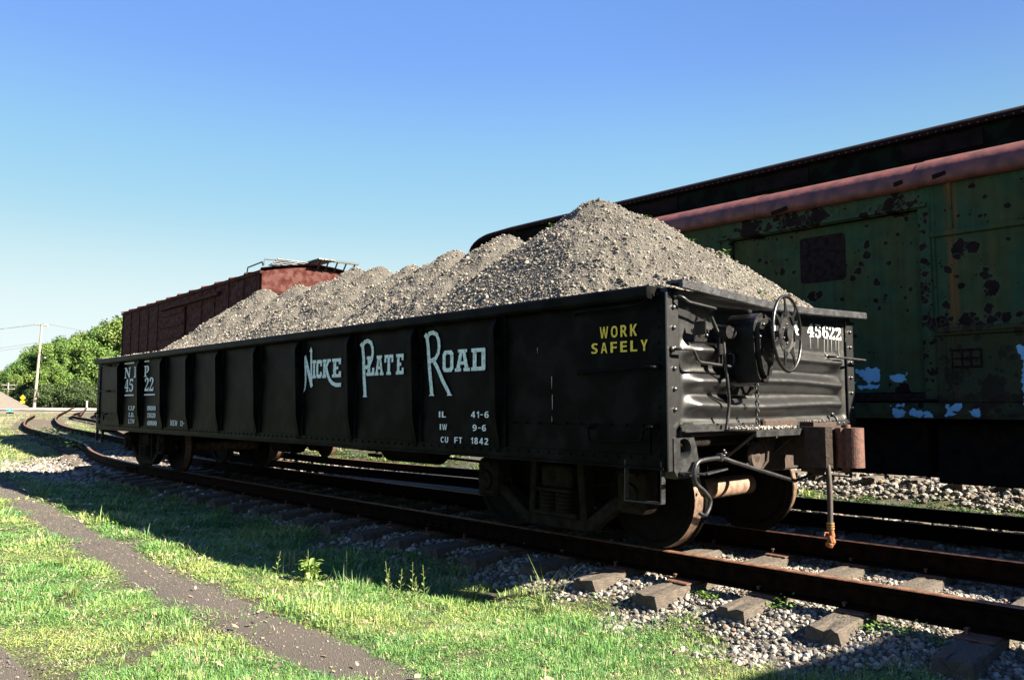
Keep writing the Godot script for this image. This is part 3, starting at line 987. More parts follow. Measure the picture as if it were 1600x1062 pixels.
var TM := {}
func truck_parts() -> void:
	# meshes of a cast-steel freight truck round (0, 0, 0): x along the track, rail top at y 0
	var fr := MB.new()
	for s in [1.0]:
		var z: float = s * 0.99
		var top := [V(-0.98, 0.60, z), V(-0.62, 0.70, z), V(-0.30, 0.735, z), V(0.30, 0.735, z), V(0.62, 0.70, z), V(0.98, 0.60, z)]
		for i in top.size() - 1: fr.bar(top[i] + (top[i] - top[i + 1]).normalized() * 0.02, top[i + 1], 0.13 - 0.004 * i, 0.085, 0.012)
		var low := [V(-0.98, 0.40, z), V(-0.66, 0.36, z), V(-0.36, 0.145, z), V(0.36, 0.145, z), V(0.66, 0.36, z), V(0.98, 0.40, z)]
		for i in low.size() - 1: fr.bar(low[i] + (low[i] - low[i + 1]).normalized() * 0.02, low[i + 1], 0.138 - 0.004 * i, 0.10, 0.012)
		fr.bar(V(-0.27, 0.72, z), V(-0.31, 0.16, z), 0.124, 0.075, 0.01, V(1, 0, 0))
		fr.bar(V(0.27, 0.72, z), V(0.31, 0.16, z), 0.122, 0.075, 0.01, V(1, 0, 0))
		fr.box(V(0, 0.215, z), V(0.52, 0.04, 0.19), 0.008)
	TM.frame = fr.mesh()
	var jb := MB.new()
	jb.box(V(0, 0.47, 1.0), V(0.27, 0.34, 0.22), 0.03)
	jb.cyl(V(0, 0.45, 1.10), V(0, 0.45, 1.135), 0.10, 0.085, 14)
	jb.box(V(0, 0.60, 1.118), V(0.16, 0.05, 0.03), 0.008)
	jb.box(V(0, 0.45, 1.137), V(0.05, 0.05, 0.014), 0.004)
	TM.journal = jb.mesh()
	var bo := MB.new()
	bo.box(V(0, 0.53, 0), V(0.36, 0.20, 2.12), 0.02)
	bo.box(V(0, 0.66, 0), V(0.40, 0.08, 0.6), 0.02)
	for s in [-1.0, 1.0]: bo.box(V(0, 0.42, s * 0.99), V(0.42, 0.03, 0.24), 0.006)
	TM.bolster = bo.mesh()
	var sp := MB.new()
	var pts := []
	for i in 61: pts.append(V(cos(i * TAU / 12.0) * 0.068, 0.238 + i * 0.17 / 60.0, sin(i * TAU / 12.0) * 0.068))
	sp.tube(pts, 0.019, 6)
	TM.spring = sp.mesh()
	var wh := MB.new()
	var zf := Transform3D(Basis(V(1, 0, 0), V(0, 0, 1), V(0, -1, 0)), V(0, 0.418, 0.685))
	wh.lathe([Vector2(0.08, -0.02), Vector2(0.11, -0.02), Vector2(0.12, 0.02), Vector2(0.34, 0.035), Vector2(0.372, 0.0), Vector2(0.442, 0.0), Vector2(0.448, 0.012), Vector2(0.44, 0.028), Vector2(0.424, 0.038)], zf, 40)
	wh.lathe([Vector2(0.413, 0.136), Vector2(0.37, 0.14), Vector2(0.345, 0.115), Vector2(0.13, 0.085), Vector2(0.11, 0.15), Vector2(0.0, 0.15)], zf, 40)
	TM.wheel = wh.mesh()
	var tr := MB.new()
	tr.lathe([Vector2(0.424, 0.038), Vector2(0.4185, 0.052), Vector2(0.413, 0.136)], zf, 48, true)
	TM.tread = tr.mesh()
	var ax := MB.new()
	ax.cyl(V(0, 0.418, -0.69), V(0, 0.418, 0.69), 0.092, 0.092, 20)
	ax.cyl(V(0, 0.418, -1.02), V(0, 0.418, -0.69), 0.07, 0.07, 12)
	ax.cyl(V(0, 0.418, 0.69), V(0, 0.418, 1.02), 0.07, 0.07, 12)
	TM.axle = ax.mesh()
	var bb := MB.new()
	bb.box(V(0, 0.36, 0), V(0.06, 0.09, 1.3), 0.01)
	for s in [-1.0, 1.0]: bb.box(V(0.05, 0.38, s * 0.74), V(0.06, 0.26, 0.09), 0.012)
	TM.brake = bb.mesh()

func truck(parent: Node, at: Vector3) -> Node3D:
	var t := Node3D.new()
	t.name = "truck"
	t.position = at - cur.position
	parent.add_child(t, true)
	var flip := Basis(Vector3.UP, PI)
	for b in [Basis.IDENTITY, flip]:
		place(TM.frame, "side_frame", M.truck, t, Transform3D(b, Vector3.ZERO))
		for xx in [-0.85, 0.85]: place(TM.journal, "journal_box", M.truck, t, Transform3D(b, V(xx, 0, 0)))
		for q in [[-0.115, 1.02], [0.075, 1.02], [-0.09, 0.93], [0.09, 0.93]]: place(TM.spring, "spring", M.truck, t, Transform3D(b, b * V(q[0], 0, q[1])))
	place(TM.bolster, "bolster", M.truck, t)
	for xx in [-0.85, 0.85]:
		place(TM.axle, "axle", M.axle, t, Transform3D(Basis.IDENTITY, V(xx, 0, 0)))
		for b in [Basis.IDENTITY, flip]:
			place(TM.wheel, "wheel", M.wheel, t, Transform3D(b, V(xx, 0, 0)))
			place(TM.tread, "wheel_tread", M.tread, t, Transform3D(b, V(xx, 0, 0)))
		place(TM.brake, "brake_beam", M.under, t, Transform3D(Basis.IDENTITY if xx > 0 else flip, V(xx * 0.42, 0, 0)))
	return t

func grab(pts: Array, called: String, parent: Node = null, r := 0.0115, m: Material = null) -> void:
	# a round-bar handhold with softened bends, bolt heads at both feet
	var q := []
	for i in pts.size():
		if i == 0 or i == pts.size() - 1: q.append(pts[i])
		else:
			var a: Vector3 = pts[i] + (pts[i - 1] - pts[i]).limit_length(0.03)
			var b: Vector3 = pts[i] + (pts[i + 1] - pts[i]).limit_length(0.03)
			q.append(a); q.append((a + b) * 0.25 + pts[i] * 0.5); q.append(b)
	var mb := MB.new()
	mb.tube(q, r, 8)
	for e in [0, q.size() - 1]:
		var d: Vector3 = (q[1] - q[0]) if e == 0 else (q[e - 1] - q[e])
		mb.dome(q[e] + d.normalized() * 0.012, d.normalized(), 0.026, 0.02)
	part(mb, called, m if m else M.iron, parent)

func build_gondola() -> void:
	truck_parts()
	var g := thing("gondola_car", "black gondola railcar with white lettering, heaped with gravel", "railcar", V(-6.5, 0, 0))
	# side sheets, slightly dished between the posts
	for s in [1.0, -1.0]:
		var mb := MB.new()
		var f := func(i, j):
			var x: float = -i * 13.0 / 200.0
			var y: float = 0.735 + j * 1.2 / 18.0
			var d := nz2.get_noise_2d(x * 45.0, y * 45.0 + s * 90.0) * 0.005 + nz.get_noise_2d(x * 9.0, y * 9.0 + s * 50.0) * 0.0025
			return V(x, y, s * (1.5 + d))
		mb.grid(201, 19, f, s > 0)
		part(mb, "side_sheet", M.black)
		var inn := MB.new()
		inn.box(V(-6.5, 1.34, s * 1.478), V(12.96, 1.2, 0.014))
		part(inn, "inner_lining", M.black_rough)
		var ch := MB.new()
		ch.prism(poly([[s * 1.44, 1.925], [s * 1.505, 1.925], [s * 1.52, 1.905], [s * 1.595, 1.905], [s * 1.61, 1.925], [s * 1.61, 1.985], [s * 1.595, 2.0], [s * 1.44, 2.0]]), zy(-0.09), 12.86)
		part(ch, "top_chord", M.black)
		var sill := MB.new()
		sill.prism(poly([[s * 1.507, 0.70], [s * 1.545, 0.70], [s * 1.545, 0.716], [s * 1.521, 0.718], [s * 1.521, 0.80], [s * 1.507, 0.80]]), zy(-0.02), 12.96)
		part(sill, "side_sill", M.black)
		var ribm := MB.new()
		ribm.prism(poly([[s * 1.505, 1.90], [s * 1.565, 1.895], [s * 1.605, 1.82], [s * 1.61, 1.80], [s * 1.582, 1.05], [s * 1.576, 1.0], [s * 1.52, 0.745], [s * 1.505, 0.745]]), zy(0.03), 0.06)
		ribm.box(V(0.058, 1.33, s * 1.511), V(0.055, 1.15, 0.012), 0.003)
		ribm.box(V(-0.058, 1.33, s * 1.511), V(0.055, 1.15, 0.012), 0.003)
		var rm := ribm.mesh()
		for x in RIBS: place(rm, "side_post", M.black, g, Transform3D(Basis.IDENTITY, V(x + 6.5, 0, 0)))
		# corner post
		for px in [-0.065, -12.935]:
			var cp := MB.new()
			var ex := 0.006 if px > -1.0 else -13.006
			cp.box(V(px, 1.32, s * 1.511), V(0.13, 1.26, 0.014), 0.003)
			part(cp, "corner_post", M.black)
			var cf := MB.new()
			cf.box(V(ex, 1.32, s * 1.4475), V(0.014, 1.26, 0.141), 0.003)
			part(cf, "corner_flange", M.end)
		# rivets
		var rv := MB.new()
		var o := V(0, 0, s)
		for x in RIBS:
			for dx in [-0.06, 0.06]:
				for k in 12: rv.dome(V(x + dx, 0.80 + k * 0.095, s * 1.517), o, 0.013, 0.010)
		var xx := -0.2
		while xx > -12.9:
			rv.dome(V(xx, 0.775, s * 1.521), o, 0.014, 0.011)
			xx -= 0.118
		for k in 10: rv.dome(V(-0.22 - k * 0.15, 1.005, s * 1.505), o, 0.015, 0.011)
		for k in 11:
			rv.dome(V(-0.06, 0.80 + k * 0.113, s * 1.518), o, 0.015, 0.012)
			rv.dome(V(-12.94, 0.80 + k * 0.113, s * 1.518), o, 0.015, 0.012)
		tag(part(rv, "rivets", M.black), "rows of rivet heads", "", "", "stuff")
		var lap := MB.new()
		lap.box(V(-0.86, 0.90, s * 1.508), V(1.42, 0.20, 0.008), 0.002)
		part(lap, "lap_plate", M.black)
		# handholds of the side
		var z: float = s * 1.52
		var zo: float = s * 1.585
		for e in [0, 1]:
			var fx := func(x: float) -> float: return x if e == 0 else -13.0 - x
			grab([V(fx.call(-0.10), 1.93, z), V(fx.call(-0.10), 1.91, zo), V(fx.call(-0.16), 1.872, zo), V(fx.call(-0.80), 1.865, zo), V(fx.call(-0.84), 1.865, z)], "handhold", null, 0.0115, M.black)
			grab([V(fx.call(-0.07), 1.42, z), V(fx.call(-0.07), 1.42, zo), V(fx.call(-0.80), 1.40, zo), V(fx.call(-0.80), 1.40, z)], "handhold", null, 0.0115, M.black)
			grab([V(fx.call(-0.09), 1.00, z), V(fx.call(-0.10), 1.00, zo), V(fx.call(-0.155), 0.99, zo), V(fx.call(-0.165), 0.905, zo), V(fx.call(-0.66), 0.88, zo), V(fx.call(-0.675), 0.985, zo), V(fx.call(-0.68), 0.99, z)], "handhold", null, 0.0115, M.black)
			var st := MB.new()
			st.bar(V(fx.call(-0.05), 0.76, s * 1.50), V(fx.call(-0.05), 0.47, s * 1.51), 0.012, 0.05, 0.003, V(0, 0, 1))
			st.bar(V(fx.call(-0.37), 0.76, s * 1.50), V(fx.call(-0.37), 0.47, s * 1.51), 0.012, 0.05, 0.003, V(0, 0, 1))
			st.bar(V(fx.call(-0.375), 0.468, s * 1.512), V(fx.call(-0.045), 0.468, s * 1.512), 0.05, 0.012, 0.003)
			part(st, "sill_step", M.iron)
	# scratches that show bare primer on the end panel
	var sc := MB.new()
	for q in [[-1.12, 1.38, 0.10, 0.006], [-1.115, 1.235, 0.12, 0.008], [-1.12, 1.06, 0.09, 0.005], [-1.28, 1.62, 0.05, 0.005]]:
		sc.quad(V(q[0], q[1], 1.5095), V(q[0] + q[3], q[1], 1.5095), V(q[0] + q[3] * 0.6, q[1] - q[2], 1.5095), V(q[0] + q[3] * 0.3, q[1] - q[2], 1.5095), Vector3.BACK)
	part(sc, "paint_scratch", M.concrete)
	# floor, centre sill, cross bearers
	var fl := MB.new()
	fl.box(V(-6.5, 1.03, 0), V(12.9, 0.06, 2.94))
	part(fl, "floor", M.under)
	var cs := MB.new()
	cs.box(V(-6.5, 0.82, 0), V(12.7, 0.34, 0.34), 0.01)
	part(cs, "centre_sill", M.under)
	for x in RIBS:
		if x > -2.0 or x < -11.5: continue
		var cb := MB.new()
		cb.prism(poly([[-1.49, 0.99], [1.49, 0.99], [1.49, 0.80], [0.5, 0.66], [-0.5, 0.66], [-1.49, 0.80]]), zy(x + 0.06), 0.12)
		part(cb, "cross_bearer", M.under)
	for x in [-1.51, -11.49]:
		var bs := MB.new()
		bs.box(V(x, 0.84, 0), V(0.4, 0.28, 2.9), 0.02)
		part(bs, "body_bolster", M.under)
	# air brake gear below the floor
	var res := MB.new()
	res.cyl(V(-4.6, 0.66, 0.62), V(-3.7, 0.66, 0.62), 0.17, 0.17, 16)
	part(res, "air_reservoir", M.under)
	var bcy := MB.new()
	bcy.cyl(V(-7.6, 0.62, 0.55), V(-7.0, 0.62, 0.55), 0.15, 0.15, 14)
	bcy.tube([V(-7.0, 0.62, 0.55), V(-6.0, 0.6, 0.5), V(-2.2, 0.5, 0.25)], 0.016, 6)
	bcy.tube([V(-7.6, 0.62, 0.55), V(-8.5, 0.58, 0.4), V(-10.8, 0.5, 0.25)], 0.016, 6)
	part(bcy, "brake_cylinder", M.under)
	var pipe := MB.new()
	pipe.tube([V(-12.9, 0.66, -0.35), V(-8.0, 0.62, -0.38), V(-1.0, 0.62, -0.38), V(-0.1, 0.66, -0.3)], 0.024, 8)
	part(pipe, "train_pipe", M.under)
	truck(g, V(-1.51, 0, 0))
	truck(g, V(-11.7, 0, 0))
	build_gondola_end(g)
	build_gondola_letters(g)

func build_gondola_end(g: Node3D) -> void:
	# pressed steel ends
	for e in [0, 1]:
		var mb := MB.new()
		var f := func(i, j):
			var z: float = 1.49 - i * 2.98 / 120.0
			var y: float = 0.985 + j * 1.0 / 64.0
			var x := end_bulge(y, z)
			return V(x if e == 0 else -13.0 - x, y, z)
		mb.grid(121, 65, f, e == 1)
		part(mb, "end_sheet", M.end)
		var ch := MB.new()
		var pts := []
		for k in 15:
			var z := 1.46 - k * 3.08 / 14.0
			var sag := straight([[-1.62, 0.035], [-0.4, -0.012], [0.2, -0.022], [1.5, 0.03]], z)
			pts.append(V(0.0 if e == 0 else -13.0, 1.985 + sag, z))
		if e == 1: pts.reverse()
		ch.sweep(poly([[-0.03, 0.0], [0.085, 0.0], [0.085, -0.035], [0.092, -0.042], [0.106, -0.042], [0.112, -0.035], [0.112, 0.012], [0.102, 0.022], [-0.03, 0.022]]), pts)
		part(ch, "end_chord", M.chord)
		var sx := func(x: float) -> float: return x if e == 0 else -13.0 - x
		var sill := MB.new()
		sill.box(V(sx.call(0.012), 0.97, 0.0), V(0.02, 0.09, 2.76), 0.004)
		part(sill, "end_sill_flange", M.iron)
		var sb := MB.new()
		sb.box(V(sx.call(-0.12), 0.905, 0.0), V(0.2, 0.11, 2.75), 0.012)
		part(sb, "end_sill", M.under)
		var rv := MB.new()
		var out := V(1 if e == 0 else -1, 0, 0)
		for k in 27: rv.dome(V(sx.call(0.022), 0.985, 1.34 - k * 0.103), out, 0.014, 0.012)
		for s in [-1.0, 1.0]:
			for k in 6: rv.dome(V(sx.call(0.013), 1.12 + k * 0.145, s * 1.44), out, 0.019, 0.022)
		tag(part(rv, "end_rivets", M.iron), "bolt and rivet heads of the end", "", "", "stuff")
		# poling pocket castings under both corners
		for s in [-1.0, 1.0]:
			var pk := MB.new()
			var x0: float = sx.call(0.022)
			var oval := []
			var cc := Vector2(1.345, 0.845)
			for k in 20: oval.append(cc + Vector2(cos(TAU * k / 20.0) * 0.085, sin(TAU * k / 20.0) * 0.072))
			var outer := [Vector2(1.47, 0.93), Vector2(1.23, 0.935), Vector2(1.19, 0.85), Vector2(1.145, 0.66), Vector2(1.16, 0.635), Vector2(1.47, 0.635)]
			# ring of quads between the outline and the oval
			for k in 20:
				var a0: Vector2 = oval[k]
				var a1: Vector2 = oval[(k + 1) % 20]
				var b0 := ray_out(outer, cc, a0 - cc)
				var b1 := ray_out(outer, cc, a1 - cc)
				pk.quad(V(x0, a0.y, s * a0.x), V(x0, a1.y, s * a1.x), V(x0, b1.y, s * b1.x), V(x0, b0.y, s * b0.x), out)
				var xi: float = x0 - out.x * 0.09
				pk.quad(V(x0, a0.y, s * a0.x), V(x0, a1.y, s * a1.x), V(xi, cc.y + (a1.y - cc.y) * 0.7, s * (cc.x + (a1.x - cc.x) * 0.7)), V(xi, cc.y + (a0.y - cc.y) * 0.7, s * (cc.x + (a0.x - cc.x) * 0.7)), V(0, cc.y - a0.y, s * (cc.x - a0.x)))
				pk.tri(V(xi, cc.y + (a0.y - cc.y) * 0.7, s * (cc.x + (a0.x - cc.x) * 0.7)), V(xi, cc.y + (a1.y - cc.y) * 0.7, s * (cc.x + (a1.x - cc.x) * 0.7)), V(xi, cc.y, s * cc.x), out)
				pk.quad(V(x0, b0.y, s * b0.x), V(x0, b1.y, s * b1.x), V(x0 - out.x * 0.1, b1.y, s * b1.x), V(x0 - out.x * 0.1, b0.y, s * b0.x), V(0, b0.y - cc.y, s * (b0.x - cc.x)))
			part(pk, "poling_pocket", M.iron)
		coupler(g, e)
		lever(g, e)
	# brake gear of the near end
	var step := MB.new()
	step.box(V(0.175, 0.962, 0.47), V(0.29, 0.012, 0.84), 0.003)
	step.box(V(0.324, 0.945, 0.47), V(0.012, 0.05, 0.84), 0.003)
	for z in [0.12, 0.82]: step.bar(V(0.02, 0.75, z), V(0.29, 0.95, z), 0.04, 0.012, 0.002)
	part(step, "brake_step", M.iron)
	var lip := MB.new()
	lip.box(V(0.05, 0.965, 1.10), V(0.06, 0.012, 0.62), 0.003)
	lip.prism(poly([[1.41, 0.95], [1.41, 1.0], [1.37, 1.03], [1.28, 1.03], [1.24, 1.0], [0.75, 1.005], [0.75, 0.95]]), Transform3D(Basis(V(0, 0, 1), V(0, 1, 0), V(-1, 0, 0)), V(0.05, 0, 0)), 0.014)
	part(lip, "step_bracket", M.iron)
	# housing
	var hs := MB.new()
	var prof := []
	for k in 13:
		var a := PI * k / 12.0
		prof.append(Vector2(0.62 + cos(a) * 0.14, 1.70 + sin(a) * 0.15))
	prof.append_array([Vector2(0.49, 1.55), Vector2(0.53, 1.38), Vector2(0.56, 1.32), Vector2(0.66, 1.32), Vector2(0.705, 1.38), Vector2(0.75, 1.55)])
	hs.prism(PackedVector2Array(prof), Transform3D(Basis(V(0, 0, 1), V(0, 1, 0), V(-1, 0, 0)), V(0.25, 0, 0)), 0.24)
	var small := []
	for p in prof: small.append(Vector2(0.62, 1.62) + (p - Vector2(0.62, 1.62)) * 0.82)
	hs.prism(PackedVector2Array(small), Transform3D(Basis(V(0, 0, 1), V(0, 1, 0), V(-1, 0, 0)), V(0.285, 0, 0)), 0.04)
	hs.box(V(0.13, 1.868, 0.62), V(0.05, 0.03, 0.05), 0.008)
	for k in 6: hs.dome(V(0.286, 1.66 + sin(k * TAU / 6) * 0.11, 0.62 + cos(k * TAU / 6) * 0.11), V(1, 0, 0), 0.016, 0.014)
	part(hs, "brake_housing", M.gear)
	var bp := MB.new()
	bp.box(V(0.012, 1.285, 0.56), V(0.02, 0.12, 0.34), 0.004)
	bp.box(V(0.02, 1.665, 1.03), V(0.02, 0.10, 0.34), 0.004)
	bp.box(V(0.07, 1.71, 1.19), V(0.10, 0.10, 0.014), 0.003)
	for z in [1.14, 1.05, 0.70, 0.42]: bp.dome(V(0.032, 1.665 if z > 0.9 else 1.285, z), V(1, 0, 0), 0.018, 0.016)
	bp.cyl(V(0.08, 1.69, 0.98), V(0.08, 1.69, 0.80), 0.055, 0.055, 12)
	bp.cyl(V(0.10, 1.69, 0.94), V(0.16, 1.69, 0.94), 0.06, 0.05, 10)
	bp.tube([V(0.08, 1.80, 1.06), V(0.09, 1.70, 1.0), V(0.12, 1.64, 0.95)], 0.016, 8)
	bp.box(V(0.09, 1.60, 0.96), V(0.03, 0.16, 0.05), 0.006)
	bp.box(V(0.07, 1.50, 0.93), V(0.02, 0.12, 0.06), 0.006)
	part(bp, "release_gear", M.gear)
	var rod := MB.new()
	rod.tube([V(0.10, 1.62, 0.93), V(0.11, 1.45, 0.92), V(0.11, 1.3, 0.90), V(0.10, 1.20, 0.87), V(0.09, 1.12, 0.86), V(0.09, 0.97, 0.90)], 0.013, 8)
	part(rod, "brake_rod", M.iron)
	# chain from the housing down through the step
	var cm := MB.new()
	var lk := []
	for k in 13: lk.append(V(cos(k * TAU / 12) * 0.013, sin(k * TAU / 12) * 0.024, 0))
	cm.tube(lk, 0.0048, 6)
	var link := cm.mesh()
	var chn := Node3D.new()
	chn.name = "brake_chain"
	g.add_child(chn)
	for k in 11: place(link, "link", M.iron, chn, Transform3D(Basis(Vector3.UP, PI / 2 * (k % 2) + 0.3), V(0.12 + 6.5, 1.30 - k * 0.034, 0.50)))
	# hand wheel
	var wt := Transform3D(Basis(Vector3.FORWARD, PI / 2).rotated(Vector3.UP, deg_to_rad(7.0)), V(0.385, 1.69, 0.50))
	var whl := MB.new()
	var rim := []
	for k in 49: rim.append(wt * V(cos(k * TAU / 48) * 0.285, 0.0, sin(k * TAU / 48) * 0.285))
	whl.tube(rim, 0.0135, 8)
	var W := part(whl, "brake_wheel", M.gear)
	var dish := MB.new()
	dish.lathe([Vector2(0.0, -0.02), Vector2(0.12, -0.02), Vector2(0.165, -0.005), Vector2(0.168, 0.003), Vector2(0.12, -0.010), Vector2(0.05, -0.005), Vector2(0.05, 0.02), Vector2(0.0, 0.022)], wt, 28)
	for k in 6: dish.dome(wt * V(cos(k * TAU / 6) * 0.072, -0.006, sin(k * TAU / 6) * 0.072), wt.basis.y, 0.011, 0.012)
	part(dish, "hub", M.iron, W)
	for k in 7:
		var sp := MB.new()
		var a := k * TAU / 7 + 0.3
		var d := V(cos(a), 0, sin(a))
		var q := V(-sin(a), 0, cos(a))
		sp.prism(poly([[0.14, -0.045], [0.19, -0.016], [0.255, -0.012], [0.278, -0.03], [0.278, 0.03], [0.255, 0.012], [0.19, 0.016], [0.14, 0.045]]), wt * Transform3D(Basis(d, q, d.cross(q)), V(0, 0.006, 0)), 0.010)
		part(sp, "spoke", M.gear, W)
	var shaft := MB.new()
	shaft.cyl(V(0.26, 1.69, 0.52), wt * V(0, -0.01, 0), 0.028, 0.028, 12)
	part(shaft, "wheel_shaft", M.iron)
	# handholds of the end
	grab([V(0.01, 1.925, 1.43), V(0.075, 1.92, 1.42), V(0.08, 1.885, 1.35), V(0.08, 1.865, 0.98), V(0.0, 1.88, 0.96)], "handhold")
	grab([V(0.01, 1.545, 1.47), V(0.085, 1.545, 1.46), V(0.085, 1.545, 1.30), V(0.085, 1.46, 1.24), V(0.085, 1.44, 0.78), V(0.085, 1.54, 0.76), V(0.0, 1.545, 0.86)], "handhold")
	grab([V(-0.02, 1.60, -0.98), V(0.09, 1.585, -0.98), V(0.09, 1.58, -1.62), V(0.0, 1.58, -1.62)], "handhold")
	grab([V(0.0, 1.07, -1.02), V(0.06, 1.03, -1.02), V(0.05, 0.94, -1.02)], "handhold")
	for y in [1.78, 1.58, 1.38]: grab([V(-13.01, y, 1.35), V(-13.10, y, 1.35), V(-13.10, y, 0.9), V(-13.01, y, 0.9)], "handhold")

func ray_out(outline: Array, c: Vector2, d: Vector2) -> Vector2:
	var best := c + d
	for i in outline.size():
		var h = Geometry2D.segment_intersects_segment(c, c + d.normalized() * 3.0, outline[i], outline[(i + 1) % outline.size()])
		if h != null: best = h
	return best

func coupler(g: Node3D, e: int) -> void:
	var b := Basis.IDENTITY if e == 0 else Basis(Vector3.UP, PI)
	var o := V(0, 0, 0) if e == 0 else V(-13.0, 0, 0)
	var T := Transform3D(b, o)
	var mb := MB.new()
	mb.box(T * V(0.10, 0.83, 0), V(0.5, 0.16, 0.15), 0.015)
	mb.box(T * V(0.02, 0.83, 0), V(0.07, 0.42, 0.55), 0.015)
	# head: a chunky casting that widens from the shank and carries the guard arm
	mb.prism(poly([[0.20, 0.10], [0.34, 0.19], [0.52, 0.21], [0.555, 0.17], [0.49, 0.10], [0.46, -0.02], [0.50, -0.16], [0.36, -0.18], [0.20, -0.10]]), T * xz(0.985), 0.31)
	mb.prism(poly([[0.26, 0.10], [0.40, 0.15], [0.44, 0.0], [0.46, -0.12], [0.36, -0.14], [0.26, -0.10]]), T * xz(1.02), 0.39)
	var C := part(mb, "coupler", M.coupler)
	var kn := MB.new()
	var kp := [Vector2(0.46, -0.165)]
	for k in 21:
		var a := -PI / 2 + k * PI / 20 * 1.1
		kp.append(Vector2(0.60 + cos(a) * 0.085, -0.075 + sin(a) * 0.09))
	kp.append_array([Vector2(0.56, 0.035), Vector2(0.53, 0.03), Vector2(0.50, 0.0)])
	kn.prism(PackedVector2Array(kp), T * xz(0.975), 0.305)
	kn.cyl(T * V(0.56, 0.972, -0.06), T * V(0.56, 1.0, -0.06), 0.036, 0.032, 16)
	kn.cyl(T * V(0.54, 0.63, -0.08), T * V(0.54, 0.69, -0.08), 0.03, 0.03, 12)
	part(kn, "knuckle", M.knuckle, C)
	var lk := MB.new()
	lk.box(T * V(0.36, 0.65, 0.02), V(0.09, 0.1, 0.07), 0.01)
	lk.box(T * V(0.31, 0.60, 0.03), V(0.05, 0.09, 0.05), 0.008)
	part(lk, "lock_lifter", M.coupler, C)
	# air hose with its coupling head
	var h := MB.new()
	var hp := [T * V(0.30, 0.76, 0.10), T * V(0.44, 0.765, 0.14), T * V(0.505, 0.73, 0.17), T * V(0.525, 0.65, 0.19), T * V(0.54, 0.48, 0.21), T * V(0.55, 0.27, 0.24)]
	h.tube(smooth(hp, 5), 0.021, 10)
	var H := part(h, "air_hose", M.rubber)
	var cl := MB.new()
	for y in [0.275, 0.256, 0.237]: cl.cyl(T * V(0.55, y, 0.24), T * V(0.551, y - 0.013, 0.24), 0.029, 0.029, 12)
	part(cl, "hose_clamp", M.brass, H)
	var gh := MB.new()
	gh.cyl(T * V(0.551, 0.225, 0.24), T * V(0.555, 0.17, 0.235), 0.022, 0.026, 10)
	gh.box(T * V(0.555, 0.15, 0.245), V(0.05, 0.08, 0.05), 0.015, b * Basis(V(0, 0, 1), 0.3))
	gh.box(T * V(0.548, 0.115, 0.26), V(0.055, 0.045, 0.04), 0.012, b * Basis(V(0, 0, 1), -0.4))
	gh.tube([T * V(0.55, 0.20, 0.255), T * V(0.53, 0.205, 0.285), T * V(0.525, 0.18, 0.295)], 0.006, 6)
	part(gh, "gladhand", M.rust_orange, H)

func smooth(p: Array, k: int) -> Array:
	var r := []
	for i in p.size() - 1:
		for j in k:
			var t := float(j) / k
			var a: Vector3 = p[i]
			r.append(a.cubic_interpolate(p[i + 1], p[maxi(i - 1, 0)], p[mini(i + 2, p.size() - 1)], t))
	r.append(p[p.size() - 1])
	return r

func lever(g: Node3D, e: int) -> void:
	var T := Transform3D(Basis.IDENTITY if e == 0 else Basis(Vector3.UP, PI), V(0, 0, 0) if e == 0 else V(-13.0, 0, 0))
	var mb := MB.new()
	var p := []
	for q in [V(0.22, 0.43, 1.475), V(0.255, 0.415, 1.45), V(0.26, 0.50, 1.395), V(0.25, 0.57, 1.45), V(0.24, 0.63, 1.535), V(0.245, 0.70, 1.56), V(0.25, 0.765, 1.53), V(0.25, 0.782, 1.44), V(0.24, 0.785, 1.25), V(0.24, 0.775, 1.16), V(0.25, 0.745, 1.05), V(0.27, 0.60, 0.40), V(0.28, 0.565, 0.24)]: p.append(T * q)
	mb.tube(smooth(p, 4), 0.0155, 8)
	mb.tube([p[p.size() - 1], T * V(0.30, 0.59, 0.10), T * V(0.31, 0.61, 0.03)], 0.012, 6)
	part(mb, "uncoupling_lever", M.iron)
	var br := MB.new()
	br.bar(T * V(0.02, 0.74, 1.23), T * V(0.25, 0.785, 1.23), 0.05, 0.012, 0.002)
	br.box(T * V(0.24, 0.79, 1.235), V(0.05, 0.06, 0.03), 0.008)
	br.bar(T * V(0.02, 0.68, 1.40), T * V(0.16, 0.672, 1.30), 0.06, 0.014, 0.002)
	br.bar(T * V(0.16, 0.672, 1.30), T * V(0.20, 0.70, 1.10), 0.05, 0.012, 0.002)
	for k in 3: br.dome(T * V(0.262, 0.80 + 0.018 * k, 1.22 - 0.02 * (k % 2)), T.basis * V(1, 0, 0), 0.013, 0.012)
	part(br, "lever_bracket", M.iron)
	if e == 0:
		# brake bell crank under the step
		var bc := MB.new()
		bc.lathe([Vector2(0.0, -0.02), Vector2(0.10, -0.02), Vector2(0.115, 0.0), Vector2(0.10, 0.02), Vector2(0.05, 0.01), Vector2(0.0, 0.03)], Transform3D(Basis(V(0, 1, 0), V(1, 0, 0), V(0, 0, -1)), V(0.10, 0.76, 0.50)), 20)
		bc.tube([V(0.11, 0.88, 0.42), V(0.13, 0.80, 0.38), V(0.13, 0.72, 0.39), V(0.11, 0.66, 0.45)], 0.014, 6)
		bc.box(V(0.10, 0.86, 0.33), V(0.03, 0.14, 0.05), 0.006)
		for q in [[0.86, 0.62], [0.86, 0.55], [0.84, 0.46], [0.70, 0.64], [0.82, 0.95], [0.80, 0.90]]: bc.dome(V(0.10, q[0], q[1]), V(1, 0, 0), 0.014, 0.016)
		part(bc, "bell_crank", M.coupler)

